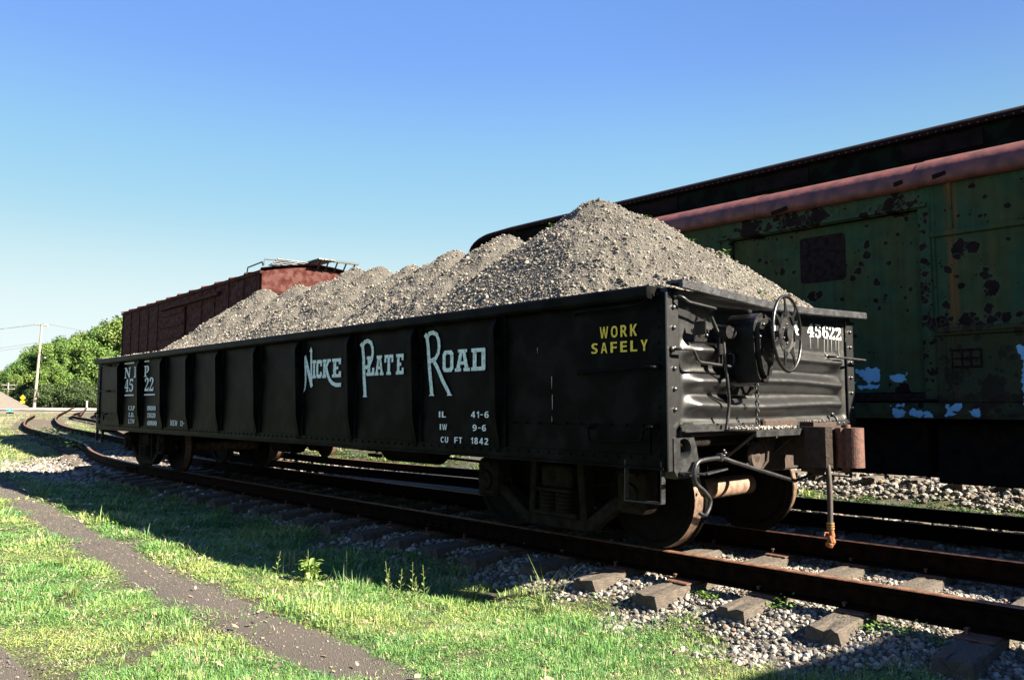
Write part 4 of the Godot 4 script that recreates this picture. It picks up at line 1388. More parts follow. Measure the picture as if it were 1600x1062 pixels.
func build_gondola_letters(g: Node3D) -> void:
	var Z := 1.5112
	var names := Node3D.new()
	names.name = "road_name"
	g.add_child(names)
	var add := func(f: Callable, called: String):
		var mb := MB.new()
		f.call(mb)
		part(mb, called, M.mint, names)
	var y0 := 1.456
	var y1 := 1.665
	for q in [["I", -4.945, -4.86], ["C", -4.853, -4.727], ["K", -4.716, -4.525], ["E", -4.505, -4.316], ["L", -4.24, -4.14]]:
		add.call(func(mb): slab(mb, q[0], q[1], q[2], y0, y1, Z), "letter")
	for q in [["L", -3.81, -3.665], ["A", -3.655, -3.495], ["T", -3.48, -3.325], ["E", -3.275, -3.145]]:
		add.call(func(mb): slab(mb, q[0], q[1], q[2], 1.456, 1.66, Z), "letter")
	for q in [["O", -2.525, -2.366], ["A", -2.344, -2.13], ["D", -2.112, -1.922]]:
		add.call(func(mb): slab(mb, q[0], q[1], q[2], 1.456, 1.656, Z), "letter")
	var zz := Z + 0.0012
	add.call(func(mb):
		band(mb, [[-4.625, 1.545], [-4.60, 1.50], [-4.56, 1.44], [-4.50, 1.395], [-4.42, 1.372], [-4.31, 1.372]], 0.05, 0.042, zz), "letter_tail")
	add.call(func(mb):
		band(mb, [[-5.145, 1.715], [-5.115, 1.655], [-5.10, 1.55], [-5.095, 1.42], [-5.105, 1.345], [-5.145, 1.30]], 0.05, 0.022, Z)
		band(mb, [[-5.125, 1.72], [-5.075, 1.63], [-4.945, 1.36]], 0.06, 0.055, zz)
		band(mb, [[-4.975, 1.80], [-4.97, 1.70], [-4.962, 1.55], [-4.955, 1.40]], 0.038, 0.038, zz + 0.0012)
		mb.tri(V(-5.015, 1.765, zz + 0.0024), V(-4.94, 1.765, zz + 0.0024), V(-4.978, 1.825, zz + 0.0024), Vector3.BACK), "initial")
	add.call(func(mb):
		band(mb, [[-3.925, 1.805], [-3.89, 1.76], [-3.87, 1.66], [-3.855, 1.45], [-3.83, 1.25]], 0.05, 0.055, Z)
		band(mb, [[-3.89, 1.775], [-3.85, 1.815], [-3.79, 1.825], [-3.73, 1.80], [-3.70, 1.745], [-3.695, 1.69], [-3.71, 1.63], [-3.75, 1.575], [-3.81, 1.545], [-3.86, 1.555]], 0.045, 0.04, zz)
		mb.tri(V(-3.875, 1.235, zz), V(-3.785, 1.235, zz), V(-3.83, 1.28, zz), Vector3.BACK), "initial")
	add.call(func(mb):
		band(mb, [[-2.80, 1.83], [-2.765, 1.79], [-2.748, 1.70], [-2.725, 1.5], [-2.685, 1.25]], 0.045, 0.048, Z)
		band(mb, [[-2.765, 1.795], [-2.73, 1.83], [-2.675, 1.838], [-2.615, 1.815], [-2.585, 1.755], [-2.578, 1.70], [-2.59, 1.64], [-2.63, 1.59], [-2.69, 1.57], [-2.735, 1.575]], 0.042, 0.04, zz)
		band(mb, [[-2.665, 1.575], [-2.60, 1.50], [-2.52, 1.38], [-2.415, 1.25]], 0.045, 0.042, zz + 0.0012)
		mb.tri(V(-2.73, 1.238, zz), V(-2.645, 1.238, zz), V(-2.687, 1.28, zz), Vector3.BACK)
		mb.tri(V(-2.455, 1.238, zz + 0.0024), V(-2.375, 1.238, zz + 0.0024), V(-2.425, 1.275, zz + 0.0024), Vector3.BACK), "initial")
	var side := Transform3D(Basis.IDENTITY, V(0, 0, Z))
	var dim := Node3D.new()
	dim.name = "dimension_data"
	g.add_child(dim)
	word("IL", false, -2.575, -2.47, 1.037, 1.092, side, M.white, dim)
	word("41-6", false, -2.112, -1.875, 1.04, 1.096, side, M.white, dim)
	word("IW", false, -2.56, -2.455, 0.922, 0.976, side, M.white, dim)
	word("9-6", false, -2.09, -1.91, 0.924, 0.98, side, M.white, dim)
	word("CU", false, -2.545, -2.435, 0.806, 0.86, side, M.white, dim)
	word("FT", false, -2.345, -2.235, 0.808, 0.862, side, M.white, dim)
	word("1842", false, -2.112, -1.88, 0.808, 0.866, side, M.white, dim)
	var ws := Node3D.new()
	ws.name = "safety_slogan"
	g.add_child(ws)
	word("WORK", false, -0.607, -0.254, 1.655, 1.742, side, M.yellow, ws, 0.42)
	word("SAFELY", false, -0.692, -0.160, 1.542, 1.622, side, M.yellow, ws, 0.5)
	var num := Node3D.new()
	num.name = "car_number"
	g.add_child(num)
	for q in [["N", -11.51, -11.19], ["K", -11.03, -10.72], ["P", -10.53, -10.30]]: glyph(q[0], true, q[1], q[2], 1.615, 1.80, side, M.white, num)
	for q in [["4", -11.47, -11.27], ["5", -11.235, -11.04], ["6", -10.86, -10.66], ["2", -10.47, -10.29], ["2", -10.25, -10.07]]: glyph(q[0], true, q[1], q[2], 1.38, 1.60, side, M.white, num)
	var ln := MB.new()
	for q in [[-11.54, -11.03, 1.862], [-10.53, -10.30, 1.862], [-11.46, -11.0, 1.308], [-10.48, -9.99, 1.308]]: ln.box(V((q[0] + q[1]) * 0.5, q[2] + 0.01, Z), V(q[1] - q[0], 0.022, 0.002))
	part(ln, "rule_line", M.white, num)
	word("CAP", true, -11.24, -10.92, 1.06, 1.135, side, M.white, num, 0.12)
	word("100000", true, -10.33, -9.93, 1.06, 1.135, side, M.white, num, 0.12)
	word("LD.", true, -11.22, -10.93, 0.945, 1.02, side, M.white, num, 0.12)
	word("13620", true, -10.31, -9.93, 0.945, 1.02, side, M.white, num, 0.12)
	word("LTW", true, -11.22, -10.90, 0.835, 0.91, side, M.white, num, 0.12)
	word("40800", true, -10.30, -9.86, 0.82, 0.895, side, M.white, num, 0.12)
	word("NEW 11-", true, -9.28, -8.72, 0.835, 0.915, side, M.white, num, 0.1)
	# number on the end: follows the pressed sheet's flat upper field
	var en := Node3D.new()
	en.name = "end_number"
	g.add_child(en)
	for q in [["N", -0.02, 0.13], ["K", 0.18, 0.345], ["P", 0.40, 0.545], ["4", 0.665, 0.79], ["5", 0.815, 0.925], ["6", 0.95, 1.065], ["2", 1.09, 1.20], ["2", 1.225, 1.335]]:
		var zc: float = -(q[1] + q[2]) * 0.5
		var lay := maxf(end_bulge(1.78, zc), maxf(end_bulge(1.825, zc), end_bulge(1.87, zc))) + 0.006
		glyph(q[0], true, q[1], q[2], 1.765, 1.885, Transform3D(Basis(V(0, 0, -1), V(0, 1, 0), V(1, 0, 0)), V(lay, 0, 0)), M.white, en)
	var dr := MB.new()
	for q in [[-0.72, 0.11], [-0.87, 0.10], [-1.0, 0.16], [-1.07, 0.12], [-1.15, 0.13], [-1.24, 0.10], [-1.30, 0.22]]:
		for k in 4:
			var ya: float = 1.765 - q[1] * k / 4.0
			var yb: float = 1.765 - q[1] * (k + 1) / 4.0
			var w := 0.0042 - 0.0008 * k
			dr.quad(V(end_bulge(ya, q[0]) + 0.003, ya, q[0] - w), V(end_bulge(ya, q[0]) + 0.003, ya, q[0] + w), V(end_bulge(yb, q[0]) + 0.003, yb, q[0] + w * 0.8), V(end_bulge(yb, q[0]) + 0.003, yb, q[0] - w * 0.8), V(1, 0, 0))
	part(dr, "paint_run", M.run, en)

# ---------------------------------------------------------------- the load
const CONES := [[-2.065, -0.28, 3.381, 0.66, 0.73], [-3.518, -0.28, 3.231, 0.8, 0.73], [-4.491, -0.28, 3.168, 0.85, 0.73], [-5.432, -0.28, 3.074, 0.85, 0.73], [-6.196, -0.28, 3.179, 0.95, 0.73], [-6.802, -0.28, 3.252, 0.85, 0.73], [-7.628, -0.28, 3.105, 0.8, 0.73], [-8.465, -0.28, 3.158, 0.85, 0.73], [-9.72, -0.28, 3.21, 0.75, 0.73], [-10.167, -0.1, 3.01, 0.62, 0.73], [-10.471, 0.1, 2.694, 0.5, 0.73], [-2.55, 0.75, 2.5, 0.8, 0.85], [-1.0, 0.7, 2.3, 0.8, 0.8], [-3.7, 0.8, 2.4, 0.9, 0.8], [-5.4, 0.8, 2.4, 0.9, 0.8], [-8.5, 0.8, 2.4, 0.9, 0.8]]

func heap_at(x: float, z: float) -> float:
	var y := 1.955 + 0.05 * smoothstep(-0.9, -0.3, x)
	var acc := 0.0
	for c in CONES:
		var dx: float = (x - c[0]) * c[3]
		var dz: float = (z - c[1]) * c[4]
		if absf(dx) > 1.6: continue
		var h: float = c[2] - sqrt(dx * dx + dz * dz + 0.006) + 0.05
		y = maxf(y, h)
		acc += exp(minf(h * 14.0 - 30.0, 40.0))
	y = maxf(y, (log(maxf(acc, 1e-9)) + 30.0) / 14.0 - 0.03)
	y += nz.get_noise_2d(x * 12.0, z * 12.0) * 0.06 + nz.get_noise_2d(x * 40.0, z * 40.0) * 0.03 + nz.get_noise_2d(x * 110.0, z * 110.0) * 0.005
	# slumps to the rim along the car's edges
	var rim := minf(1.455 - absf(z), minf(-0.03 - x, x + 12.9))
	return minf(y, 1.965 + 0.95 * maxf(rim, 0.0))

func build_gravel() -> void:
	var root := stuff_node("gravel_load", "heaped grey-brown gravel filling the black gondola car", "gravel")
	var mb := MB.new()
	mb.grid(640, 140, func(i, j):
		var x: float = -0.03 - i * 12.9 / 639.0
		var z: float = 1.455 - j * 2.91 / 139.0
		return V(x, heap_at(x, z), z))
	mb.face_up()
	var hm := MeshInstance3D.new()
	hm.name = "heap"
	hm.mesh = mb.mesh()
	hm.material_override = M.heap
	root.add_child(hm)
	var r := RandomNumberGenerator.new()
	r.seed = 31
	var bufs := [PackedFloat32Array(), PackedFloat32Array(), PackedFloat32Array()]
	for k in 120000:
		var x := -0.05 - 12.8 * pow(r.randf(), 1.25)
		var z := 1.43 - 2.4 * pow(r.randf(), 1.1)
		var s := (0.006 + 0.015 * pow(r.randf(), 2.0)) if r.randf() < 0.955 else r.randf_range(0.022, 0.05)
		var t := r.randf()
		var c := Color(0.115, 0.105, 0.09).lerp(Color(0.185, 0.172, 0.148), r.randf())
		if t < 0.12: c = Color(0.075, 0.068, 0.058)
		elif t > 0.92: c = Color(0.27, 0.255, 0.225)
		elif t > 0.87: c = Color(0.14, 0.105, 0.078)
		put(bufs[k % 3], rand_basis(r, s), V(x, heap_at(x, z) + s * r.randf_range(-0.18, 0.30), z), c * r.randf_range(0.85, 1.1))
	# spill along the rims
	for k in 900:
		var x := r.randf_range(-12.8, -0.2)
		var s := 0.012 + 0.03 * pow(r.randf(), 2.0)
		put(bufs[k % 3], rand_basis(r, s), V(x, 2.0 + s * 0.3, r.randf_range(1.44, 1.52) + absf(r.randfn(0.0, 0.02))), Color(0.20, 0.18, 0.147) * r.randf_range(0.7, 1.3))
	for k in 3: scatter("stones", root, stone_mesh(k * 5 + 2), M.stone, bufs[k])
	# gravel that fell on the brake step and the coupler
	var sp := stuff_node("gravel_spill", "small pale gravel spilled on the brake step and coupler", "gravel")
	var sb := PackedFloat32Array()
	for k in 330:
		var s := 0.008 + 0.024 * pow(r.randf(), 2.0)
		put(sb, rand_basis(r, s), V(r.randf_range(0.05, 0.31), 0.972 + s * 0.3, r.randf_range(0.06, 0.88)), stone_color(r) * 1.15)
	for k in 60:
		var s := 0.008 + 0.02 * pow(r.randf(), 2.0)
		put(sb, rand_basis(r, s), V(r.randf_range(0.27, 0.44), 1.022 + s * 0.3, r.randf_range(-0.09, 0.09)), stone_color(r) * 1.15)
	scatter("stones", sp, stone_mesh(4), M.stone, sb)
	# seedlings rooted in the heap
	var gi := 0
	for q in [[-0.62, -0.28, 0.08], [-0.10, -0.28, 0.07], [-0.16, -0.12, 0.06], [-0.30, -0.2, 0.05], [-1.35, -0.1, 0.05], [-2.2, 0.35, 0.05], [-3.0, 0.6, 0.05], [-0.9, -0.2, 0.05]]:
		var y := heap_at(q[0], q[1])
		var o := MeshInstance3D.new()
		o.name = numbered("seedling")
		o.mesh = leaf_tuft(60 + gi, 16, 0.03 + q[2] * 0.3, q[2] * 0.6, q[2])
		o.material_override = M.leaf_bright
		o.position = V(q[0], y - 0.01, q[1])
		add_child(o)
		tag(o, "tiny green seedling sprouting from the gravel heap", "weed", "seedlings on the gravel")
		gi += 1

# ---------------------------------------------------------------- the green baggage car
const GZ := -3.2
func paint_green() -> ImageTexture:
	# flaking green paint over rust; spans x -3 .. 2.2, y 0.9 .. 3.6 of the car's near side
	var W := 1040
	var H := 540
	var im := Image.create(W, H, false, Image.FORMAT_RGB8)
	var a := FastNoiseLite.new()
	a.seed = 3; a.frequency = 0.02; a.fractal_octaves = 5
	var b := FastNoiseLite.new()
	b.seed = 9; b.frequency = 0.006; b.fractal_octaves = 4
	var st := FastNoiseLite.new()
	st.seed = 15; st.frequency = 0.05
	var r := RandomNumberGenerator.new()
	r.seed = 8
	var spots := [[0.50, 2.86, 0.10], [0.60, 2.83, 0.07], [0.35, 2.62, 0.045], [0.72, 2.52, 0.07], [0.76, 2.40, 0.085], [0.32, 2.22, 0.06], [0.72, 2.15, 0.06], [0.55, 2.04, 0.11], [0.18, 2.03, 0.10], [0.27, 2.06, 0.08], [0.86, 2.07, 0.05], [-0.55, 3.04, 0.04], [-0.55, 2.92, 0.045], [-0.66, 2.73, 0.05], [-0.62, 2.82, 0.03], [-0.72, 2.66, 0.035], [-0.45, 2.58, 0.04], [-1.62, 2.84, 0.05], [-1.46, 2.83, 0.05], [-1.90, 2.74, 0.06], [-1.23, 2.5, 0.06], [-1.13, 2.52, 0.05], [-2.62, 3.05, 0.12], [-2.75, 3.03, 0.08], [-2.0, 3.44, 0.16], [-1.75, 3.44, 0.07], [-1.5, 3.46, 0.13], [-1.3, 3.46, 0.15], [-1.1, 3.45, 0.11], [-0.3, 3.42, 0.10], [-0.15, 3.43, 0.13], [0.0, 3.43, 0.08], [-0.52, 3.37, 0.05], [0.11, 2.9, 0.05], [0.12, 2.75, 0.04], [0.13, 2.6, 0.05], [0.10, 2.45, 0.05], [0.12, 2.3, 0.05], [0.45, 1.5, 0.08], [0.9, 1.72, 0.05], [0.35, 1.45, 0.12], [0.75, 1.3, 0.16], [-0.2, 1.33, 0.08], [0.15, 1.5, 0.06], [0.6, 1.85, 0.04], [1.15, 3.25, 0.04], [0.95, 3.22, 0.03]]
	for k in 520: spots.append([r.randf_range(-3.0, 2.2), r.randf_range(1.1, 3.5), 0.006 + 0.028 * pow(r.randf(), 3.0)])
	for k in 150: spots.append([r.randf_range(0.2, 2.2), r.randf_range(1.1, 2.0), 0.010 + 0.035 * pow(r.randf(), 2.0)])
	for k in 46: spots.append([0.06 + 0.14 * r.randf(), r.randf_range(1.3, 3.3), 0.01 + 0.03 * pow(r.randf(), 2.0)])
	for k in 40: spots.append([r.randf_range(0.2, 2.2), 2.06 + 0.05 * r.randfn(), 0.02 + 0.04 * r.randf()])
	var idx := {}
	for s in spots:
		var R: float = s[2] * 1.7 + 0.03
		for gx in range(int(floor((s[0] - R) * 5.0)), int(floor((s[0] + R) * 5.0)) + 1):
			for gy in range(int(floor((s[1] - R) * 5.0)), int(floor((s[1] + R) * 5.0)) + 1):
				var key := Vector2i(gx, gy)
				if not idx.has(key): idx[key] = []
				idx[key].append(s)
	var green := Color(0.026, 0.054, 0.029)
	var olive := Color(0.039, 0.052, 0.022)
	var rust := Color(0.014, 0.008, 0.007)
	var pale := Color(0.048, 0.072, 0.042)
	var orange := Color(0.15, 0.064, 0.02)
	var blues := [[-0.75, -0.43, 1.40, 1.585], [-0.37, -0.14, 1.42, 1.535], [-0.73, -0.45, 1.33, 1.40], [-0.27, 0.14, 1.02, 1.115], [-0.36, -0.16, 1.13, 1.165], [0.26, 0.42, 1.03, 1.15], [0.48, 0.60, 1.03, 1.10], [0.985, 1.12, 1.12, 1.73]]
	for py in H:
		for px in W:
			var x := -3.0 + px * 5.2 / W
			var y := 3.6 - py * 2.7 / H
			var n1 := a.get_noise_2d(px, py)
			var n3 := a.get_noise_2d(px * 3.1 + 500.0, py * 3.1)
			var n2 := b.get_noise_2d(px, py)
			var c := green.lerp(olive, clampf(0.5 + n2 * 1.8, 0.0, 1.0)) * (1.0 + n1 * 0.25 + st.get_noise_2d(px, py * 0.06) * 0.22)
			# rust runs under the roof post
			var run: float = clampf(1.0 - absf(x - 0.395 + n2 * 0.03) / 0.075, 0.0, 1.0) * (0.5 + 0.7 * st.get_noise_2d(px * 2.0, py * 0.1))
			if y < 2.05: run *= 0.4
			c = c.lerp(orange, clampf(run * 1.3, 0.0, 0.95))
			var run2: float = clampf(1.0 - absf(x - 0.78) / 0.05, 0.0, 1.0) * clampf(0.4 + st.get_noise_2d(px * 1.6, py * 0.12), 0.0, 1.0)
			if y < 3.0 and y > 2.0: c = c.lerp(Color(0.07, 0.06, 0.022), run2 * 0.8)
			var drip: float = clampf(st.get_noise_2d(px * 0.9 + 300.0, py * 0.05) * 2.4 - 0.75, 0.0, 1.0)
			if x > 0.2: c = c.lerp(Color(0.085, 0.052, 0.02), drip * (0.95 if y < 3.0 else 0.4))
			else: c = c.lerp(Color(0.045, 0.04, 0.02), drip * 0.35)
			var key := Vector2i(int(floor(x * 5.0)), int(floor(y * 5.0)))
			if idx.has(key):
				for s in idx[key]:
					var d: float = Vector2((x - s[0]) * (0.62 if s[1] > 3.38 else 1.0), y - s[1]).length() / s[2] + n1 * 0.8 + n3 * 0.5
					if d < 0.85: c = rust * (1.0 + n1 * 0.8)
					elif d < 1.12: c = c.lerp(pale, 0.6)
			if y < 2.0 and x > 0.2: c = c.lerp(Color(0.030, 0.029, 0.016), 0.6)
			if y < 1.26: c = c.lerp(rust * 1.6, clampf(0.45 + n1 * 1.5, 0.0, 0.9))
			for q in blues:
				var m: float = -0.012 + minf(minf(x - q[0], q[1] - x), minf(y - q[2], q[3] - y)) + n1 * 0.055 + n2 * 0.04 + n3 * 0.03
				if m > 0.0 and not (n1 < -0.30 and q[2] < 1.45): c = Color(0.17, 0.39, 0.60) * (1.0 + n1 * 0.15)
			im.set_pixel(px, py, c.linear_to_srgb())
	return ImageTexture.create_from_image(im)

func planar(mb: MB) -> MB:
	# texture coordinates of the painted side: metres along x and y
	for i in mb.v.size(): mb.uv[i] = Vector2((mb.v[i].x + 3.0) / 5.2, (3.6 - mb.v[i].y) / 2.7)
	return mb

func build_baggage_car() -> void:
	var g := thing("baggage_car", "derelict green baggage car with flaking paint and rusty red roof edge", "railcar", V(2.0, -0.25, -4.7))
	M.green = StandardMaterial3D.new()
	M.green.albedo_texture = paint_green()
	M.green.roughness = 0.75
	M.green.metallic_specular = 0.2
	M.green.normal_enabled = false
	var side := func(x0, x1, y0, y1, z0, z1, called, bev := 0.004):
		var mb := MB.new()
		mb.box(V((x0 + x1) * 0.5, (y0 + y1) * 0.5, (z0 + z1) * 0.5), V(x1 - x0, y1 - y0, absf(z1 - z0)), bev)
		return part(planar(mb), called, M.green)
	# near side, built round the door opening
	side.call(-8.75, -2.46, 1.18, 3.58, -3.24, GZ, "wall_panel")
	side.call(0.20, 12.4, 2.02, 2.99, -3.24, GZ, "wall_panel")
	side.call(0.20, 12.4, 3.06, 3.58, -3.24, GZ, "wall_panel")
	side.call(0.20, 12.4, 1.18, 1.90, -3.24, GZ + 0.002, "wall_panel")
	side.call(-2.46, 0.20, 3.34, 3.58, -3.24, GZ, "door_header")
	side.call(-2.50, 0.16, 3.355, 3.40, -3.24, GZ + 0.035, "door_track")
	side.call(-8.75, 12.4, 1.0, 1.175, -3.26, GZ + 0.012, "side_sill")
	var dr: Node = side.call(-2.30, 0.06, 1.29, 3.34, -3.33, -3.285, "sliding_door")
	var wn := MB.new()
	var wp := []
	for q in [[-1.37, 2.66, 180], [-0.80, 2.66, 270], [-0.80, 3.23, 0], [-1.37, 3.23, 90]]:
		for k in 4:
			var an := deg_to_rad(q[2] + 30.0 * k)
			var rr := 0.05
			wp.append(Vector2(q[0] + (rr if q[0] < -1 else -rr) + cos(an) * rr, q[1] + (rr if q[1] < 3 else -rr) + sin(an) * rr))
	wn.prism(PackedVector2Array(wp), xy(-3.285), 0.008)
	part(wn, "boarded_window", M.maroon, dr)
	side.call(-2.46, -2.31, 1.20, 3.35, -3.29, GZ + 0.012, "door_post", 0.02)
	side.call(0.06, 0.20, 1.20, 3.35, -3.29, GZ + 0.012, "door_post", 0.02)
	var th := MB.new()
	th.box(V(-1.15, 1.235, -3.27), V(2.66, 0.09, 0.16), 0.01)
	part(th, "door_threshold", M.maroon)
	for y in [[2.99, 3.06], [1.90, 2.02]]:
		side.call(0.19, 12.4, y[0], y[1], -3.24, GZ + 0.03, "belt_rail", 0.01)
		if y[0] < 2.0: side.call(0.19, 12.4, y[0] + 0.035, y[1] - 0.035, -3.24, GZ + 0.044, "belt_rail", 0.006)
	for x in [0.37, 2.9, 5.4, 7.9]: side.call(x, x + 0.05, 3.06, 3.58, -3.24, GZ + 0.02, "batten", 0.006)
	side.call(0.205, 0.235, 2.02, 2.99, -3.24, GZ + 0.016, "batten", 0.005)
	for x in [0.27, 0.36]: side.call(x, x + 0.028, 1.2, 1.9, -3.24, GZ + 0.012, "batten", 0.004)
	# small framed vent
	var vf := MB.new()
	for q in [[0.50, 1.74, 0.30, 0.02], [0.50, 1.56, 0.30, 0.02], [0.50, 1.65, 0.27, 0.014]]: vf.box(V(q[0], q[1], GZ + 0.012), V(q[2], q[3], 0.02), 0.004)
	for x in [0.36, 0.455, 0.54, 0.64]: vf.box(V(x, 1.65, GZ + 0.0135), V(0.014, 0.17, 0.02), 0.004)
	part(vf, "vent_frame", M.maroon)
	var rv := MB.new()
	var x := -8.3
	while x < 12.3:
		rv.dome(V(x, 1.05, GZ + 0.012), V(0, 0, 1), 0.014, 0.012)
		rv.dome(V(x, 3.548, GZ + 0.001), V(0, 0, 1), 0.010, 0.008)
		if x > 0.25: rv.dome(V(x, 1.925, GZ + 0.031), V(0, 0, 1), 0.010, 0.008)
		x += 0.082
	for k in 24: rv.dome(V(0.22, 2.03 + k * 0.04, GZ + 0.017), V(0, 0, 1), 0.009, 0.008)
	tag(part(planar(rv), "rivets", M.green), "rows of rivet heads", "", "", "stuff")
	# far side, ends, floor
	var bx := MB.new()
	bx.box(V(1.82, 2.29, -6.18), V(21.14, 2.58, 0.04))
	bx.box(V(-8.73, 2.29, -4.7), V(0.04, 2.58, 2.92))
	bx.box(V(12.38, 2.29, -4.7), V(0.04, 2.58, 2.92))
	part(planar(bx), "body_shell", M.green)
	var fl := MB.new()
	fl.box(V(2.0, 1.06, -4.7), V(20.7, 0.10, 2.86))
	fl.box(V(2.0, 0.85, -4.7), V(20.0, 0.36, 0.5))
	part(fl, "underframe", M.under)
	# roof: lower deck and clerestory, both swept along the car and hooded at the end
	var low := [[-3.175, 3.565], [-3.13, 3.585], [-3.115, 3.64], [-3.125, 3.72], [-3.17, 3.79], [-3.27, 3.86], [-3.5, 3.95], [-3.8, 4.02], [-4.05, 4.05]]
	for s in [1, -1]:
		var mb := MB.new()
		var seams := [-8.80, -5.1, -1.9, 0.1, 1.3, 4.4, 7.6, 12.45]
		for k in seams.size() - 1:
			var lift := 0.006 * (k % 2)
			mb.grid(2, low.size(), func(i, j):
				var q: Array = low[j]
				var xx: float = seams[k] - 0.03 if i == 0 else seams[k + 1]
				return V(xx, q[1] + lift, q[0] + lift if s == 1 else -9.4 - q[0] - lift), s == 1)
		part(mb, "lower_roof", M.roof)
		var cw := MB.new()
		cw.box(V(2.3, 4.22, -4.7 + s * 0.72), V(19.2, 0.44, 0.04))
		part(cw, "clerestory_wall", M.cler)
		for k in 9:
			var pn := MB.new()
			var cx := -6.2 + k * 2.1
			pn.box(V(cx, 4.24, -4.7 + s * 0.745), V(0.9, 0.2, 0.02), 0.004)
			part(pn, "clerestory_sash", M.roof_dark)
	var up := [[0.0, 0.205], [0.3, 0.19], [0.55, 0.135], [0.72, 0.07], [0.80, 0.03], [0.81, -0.02], [0.795, -0.045], [0.70, -0.03]]
	var ru := MB.new()
	for s in [1, -1]:
		var xs := [-8.80, -8.79, -8.76, -8.70, -8.60, -8.47, -8.3, -8.1, -7.6, -3.9, -1.0, 1.8, 4.7, 7.6, 10.5, 12.4]
		ru.grid(xs.size(), up.size(), func(i, j):
			var t: float = clampf((xs[i] + 8.80) / 0.95, 0.0, 1.0)
			var k := sqrt(maxf(0.0, 1.0 - (1.0 - t) * (1.0 - t)))
			var q: Array = up[j]
			return V(xs[i], 4.03 + 0.39 * k + q[1] * (0.25 + 0.75 * k), -4.7 + s * q[0] * (0.72 + 0.28 * k)), s == -1)
	part(ru, "upper_roof", M.roof_dark)
	var rr := MB.new()
	x = -6.5
	while x < 12.0:
		rr.dome(V(x, 4.40, -4.7 + 0.811), V(0, 0, 1), 0.011, 0.009)
		x += 0.09
	tag(part(rr, "roof_rivets", M.roof), "row of rivet heads under the upper roof", "", "", "stuff")
	# torn flashing along the roof edge
	var tf := MB.new()
	for q in [[-1.55, 3.60, 0.22], [-0.1, 3.655, 0.10], [0.33, 3.66, 0.14]]: tf.box(V(q[0], q[1], -3.112), V(q[2], 0.05, 0.012), 0.003, Basis(V(0, 0, 1), 0.18))
	part(tf, "torn_flashing", M.roof_dark)
	# equipment boxes slung between the trucks
	for q in [[-1.2, 0.66, -3.75, 2.4, 0.62, 0.7], [0.95, 0.62, -3.72, 1.7, 0.66, 0.66], [2.9, 0.64, -3.75, 1.9, 0.62, 0.7], [0.4, 0.60, -5.5, 5.5, 0.66, 0.7], [4.6, 0.6, -4.2, 1.2, 0.5, 0.6]]:
		var eb := MB.new()
		eb.box(V(q[0], q[1], q[2]), V(q[3], q[4], q[5]), 0.02)
		part(eb, "equipment_box", M.under)
	truck(g, V(-6.3, -0.25, -4.7))
	truck(g, V(9.6, -0.25, -4.7))

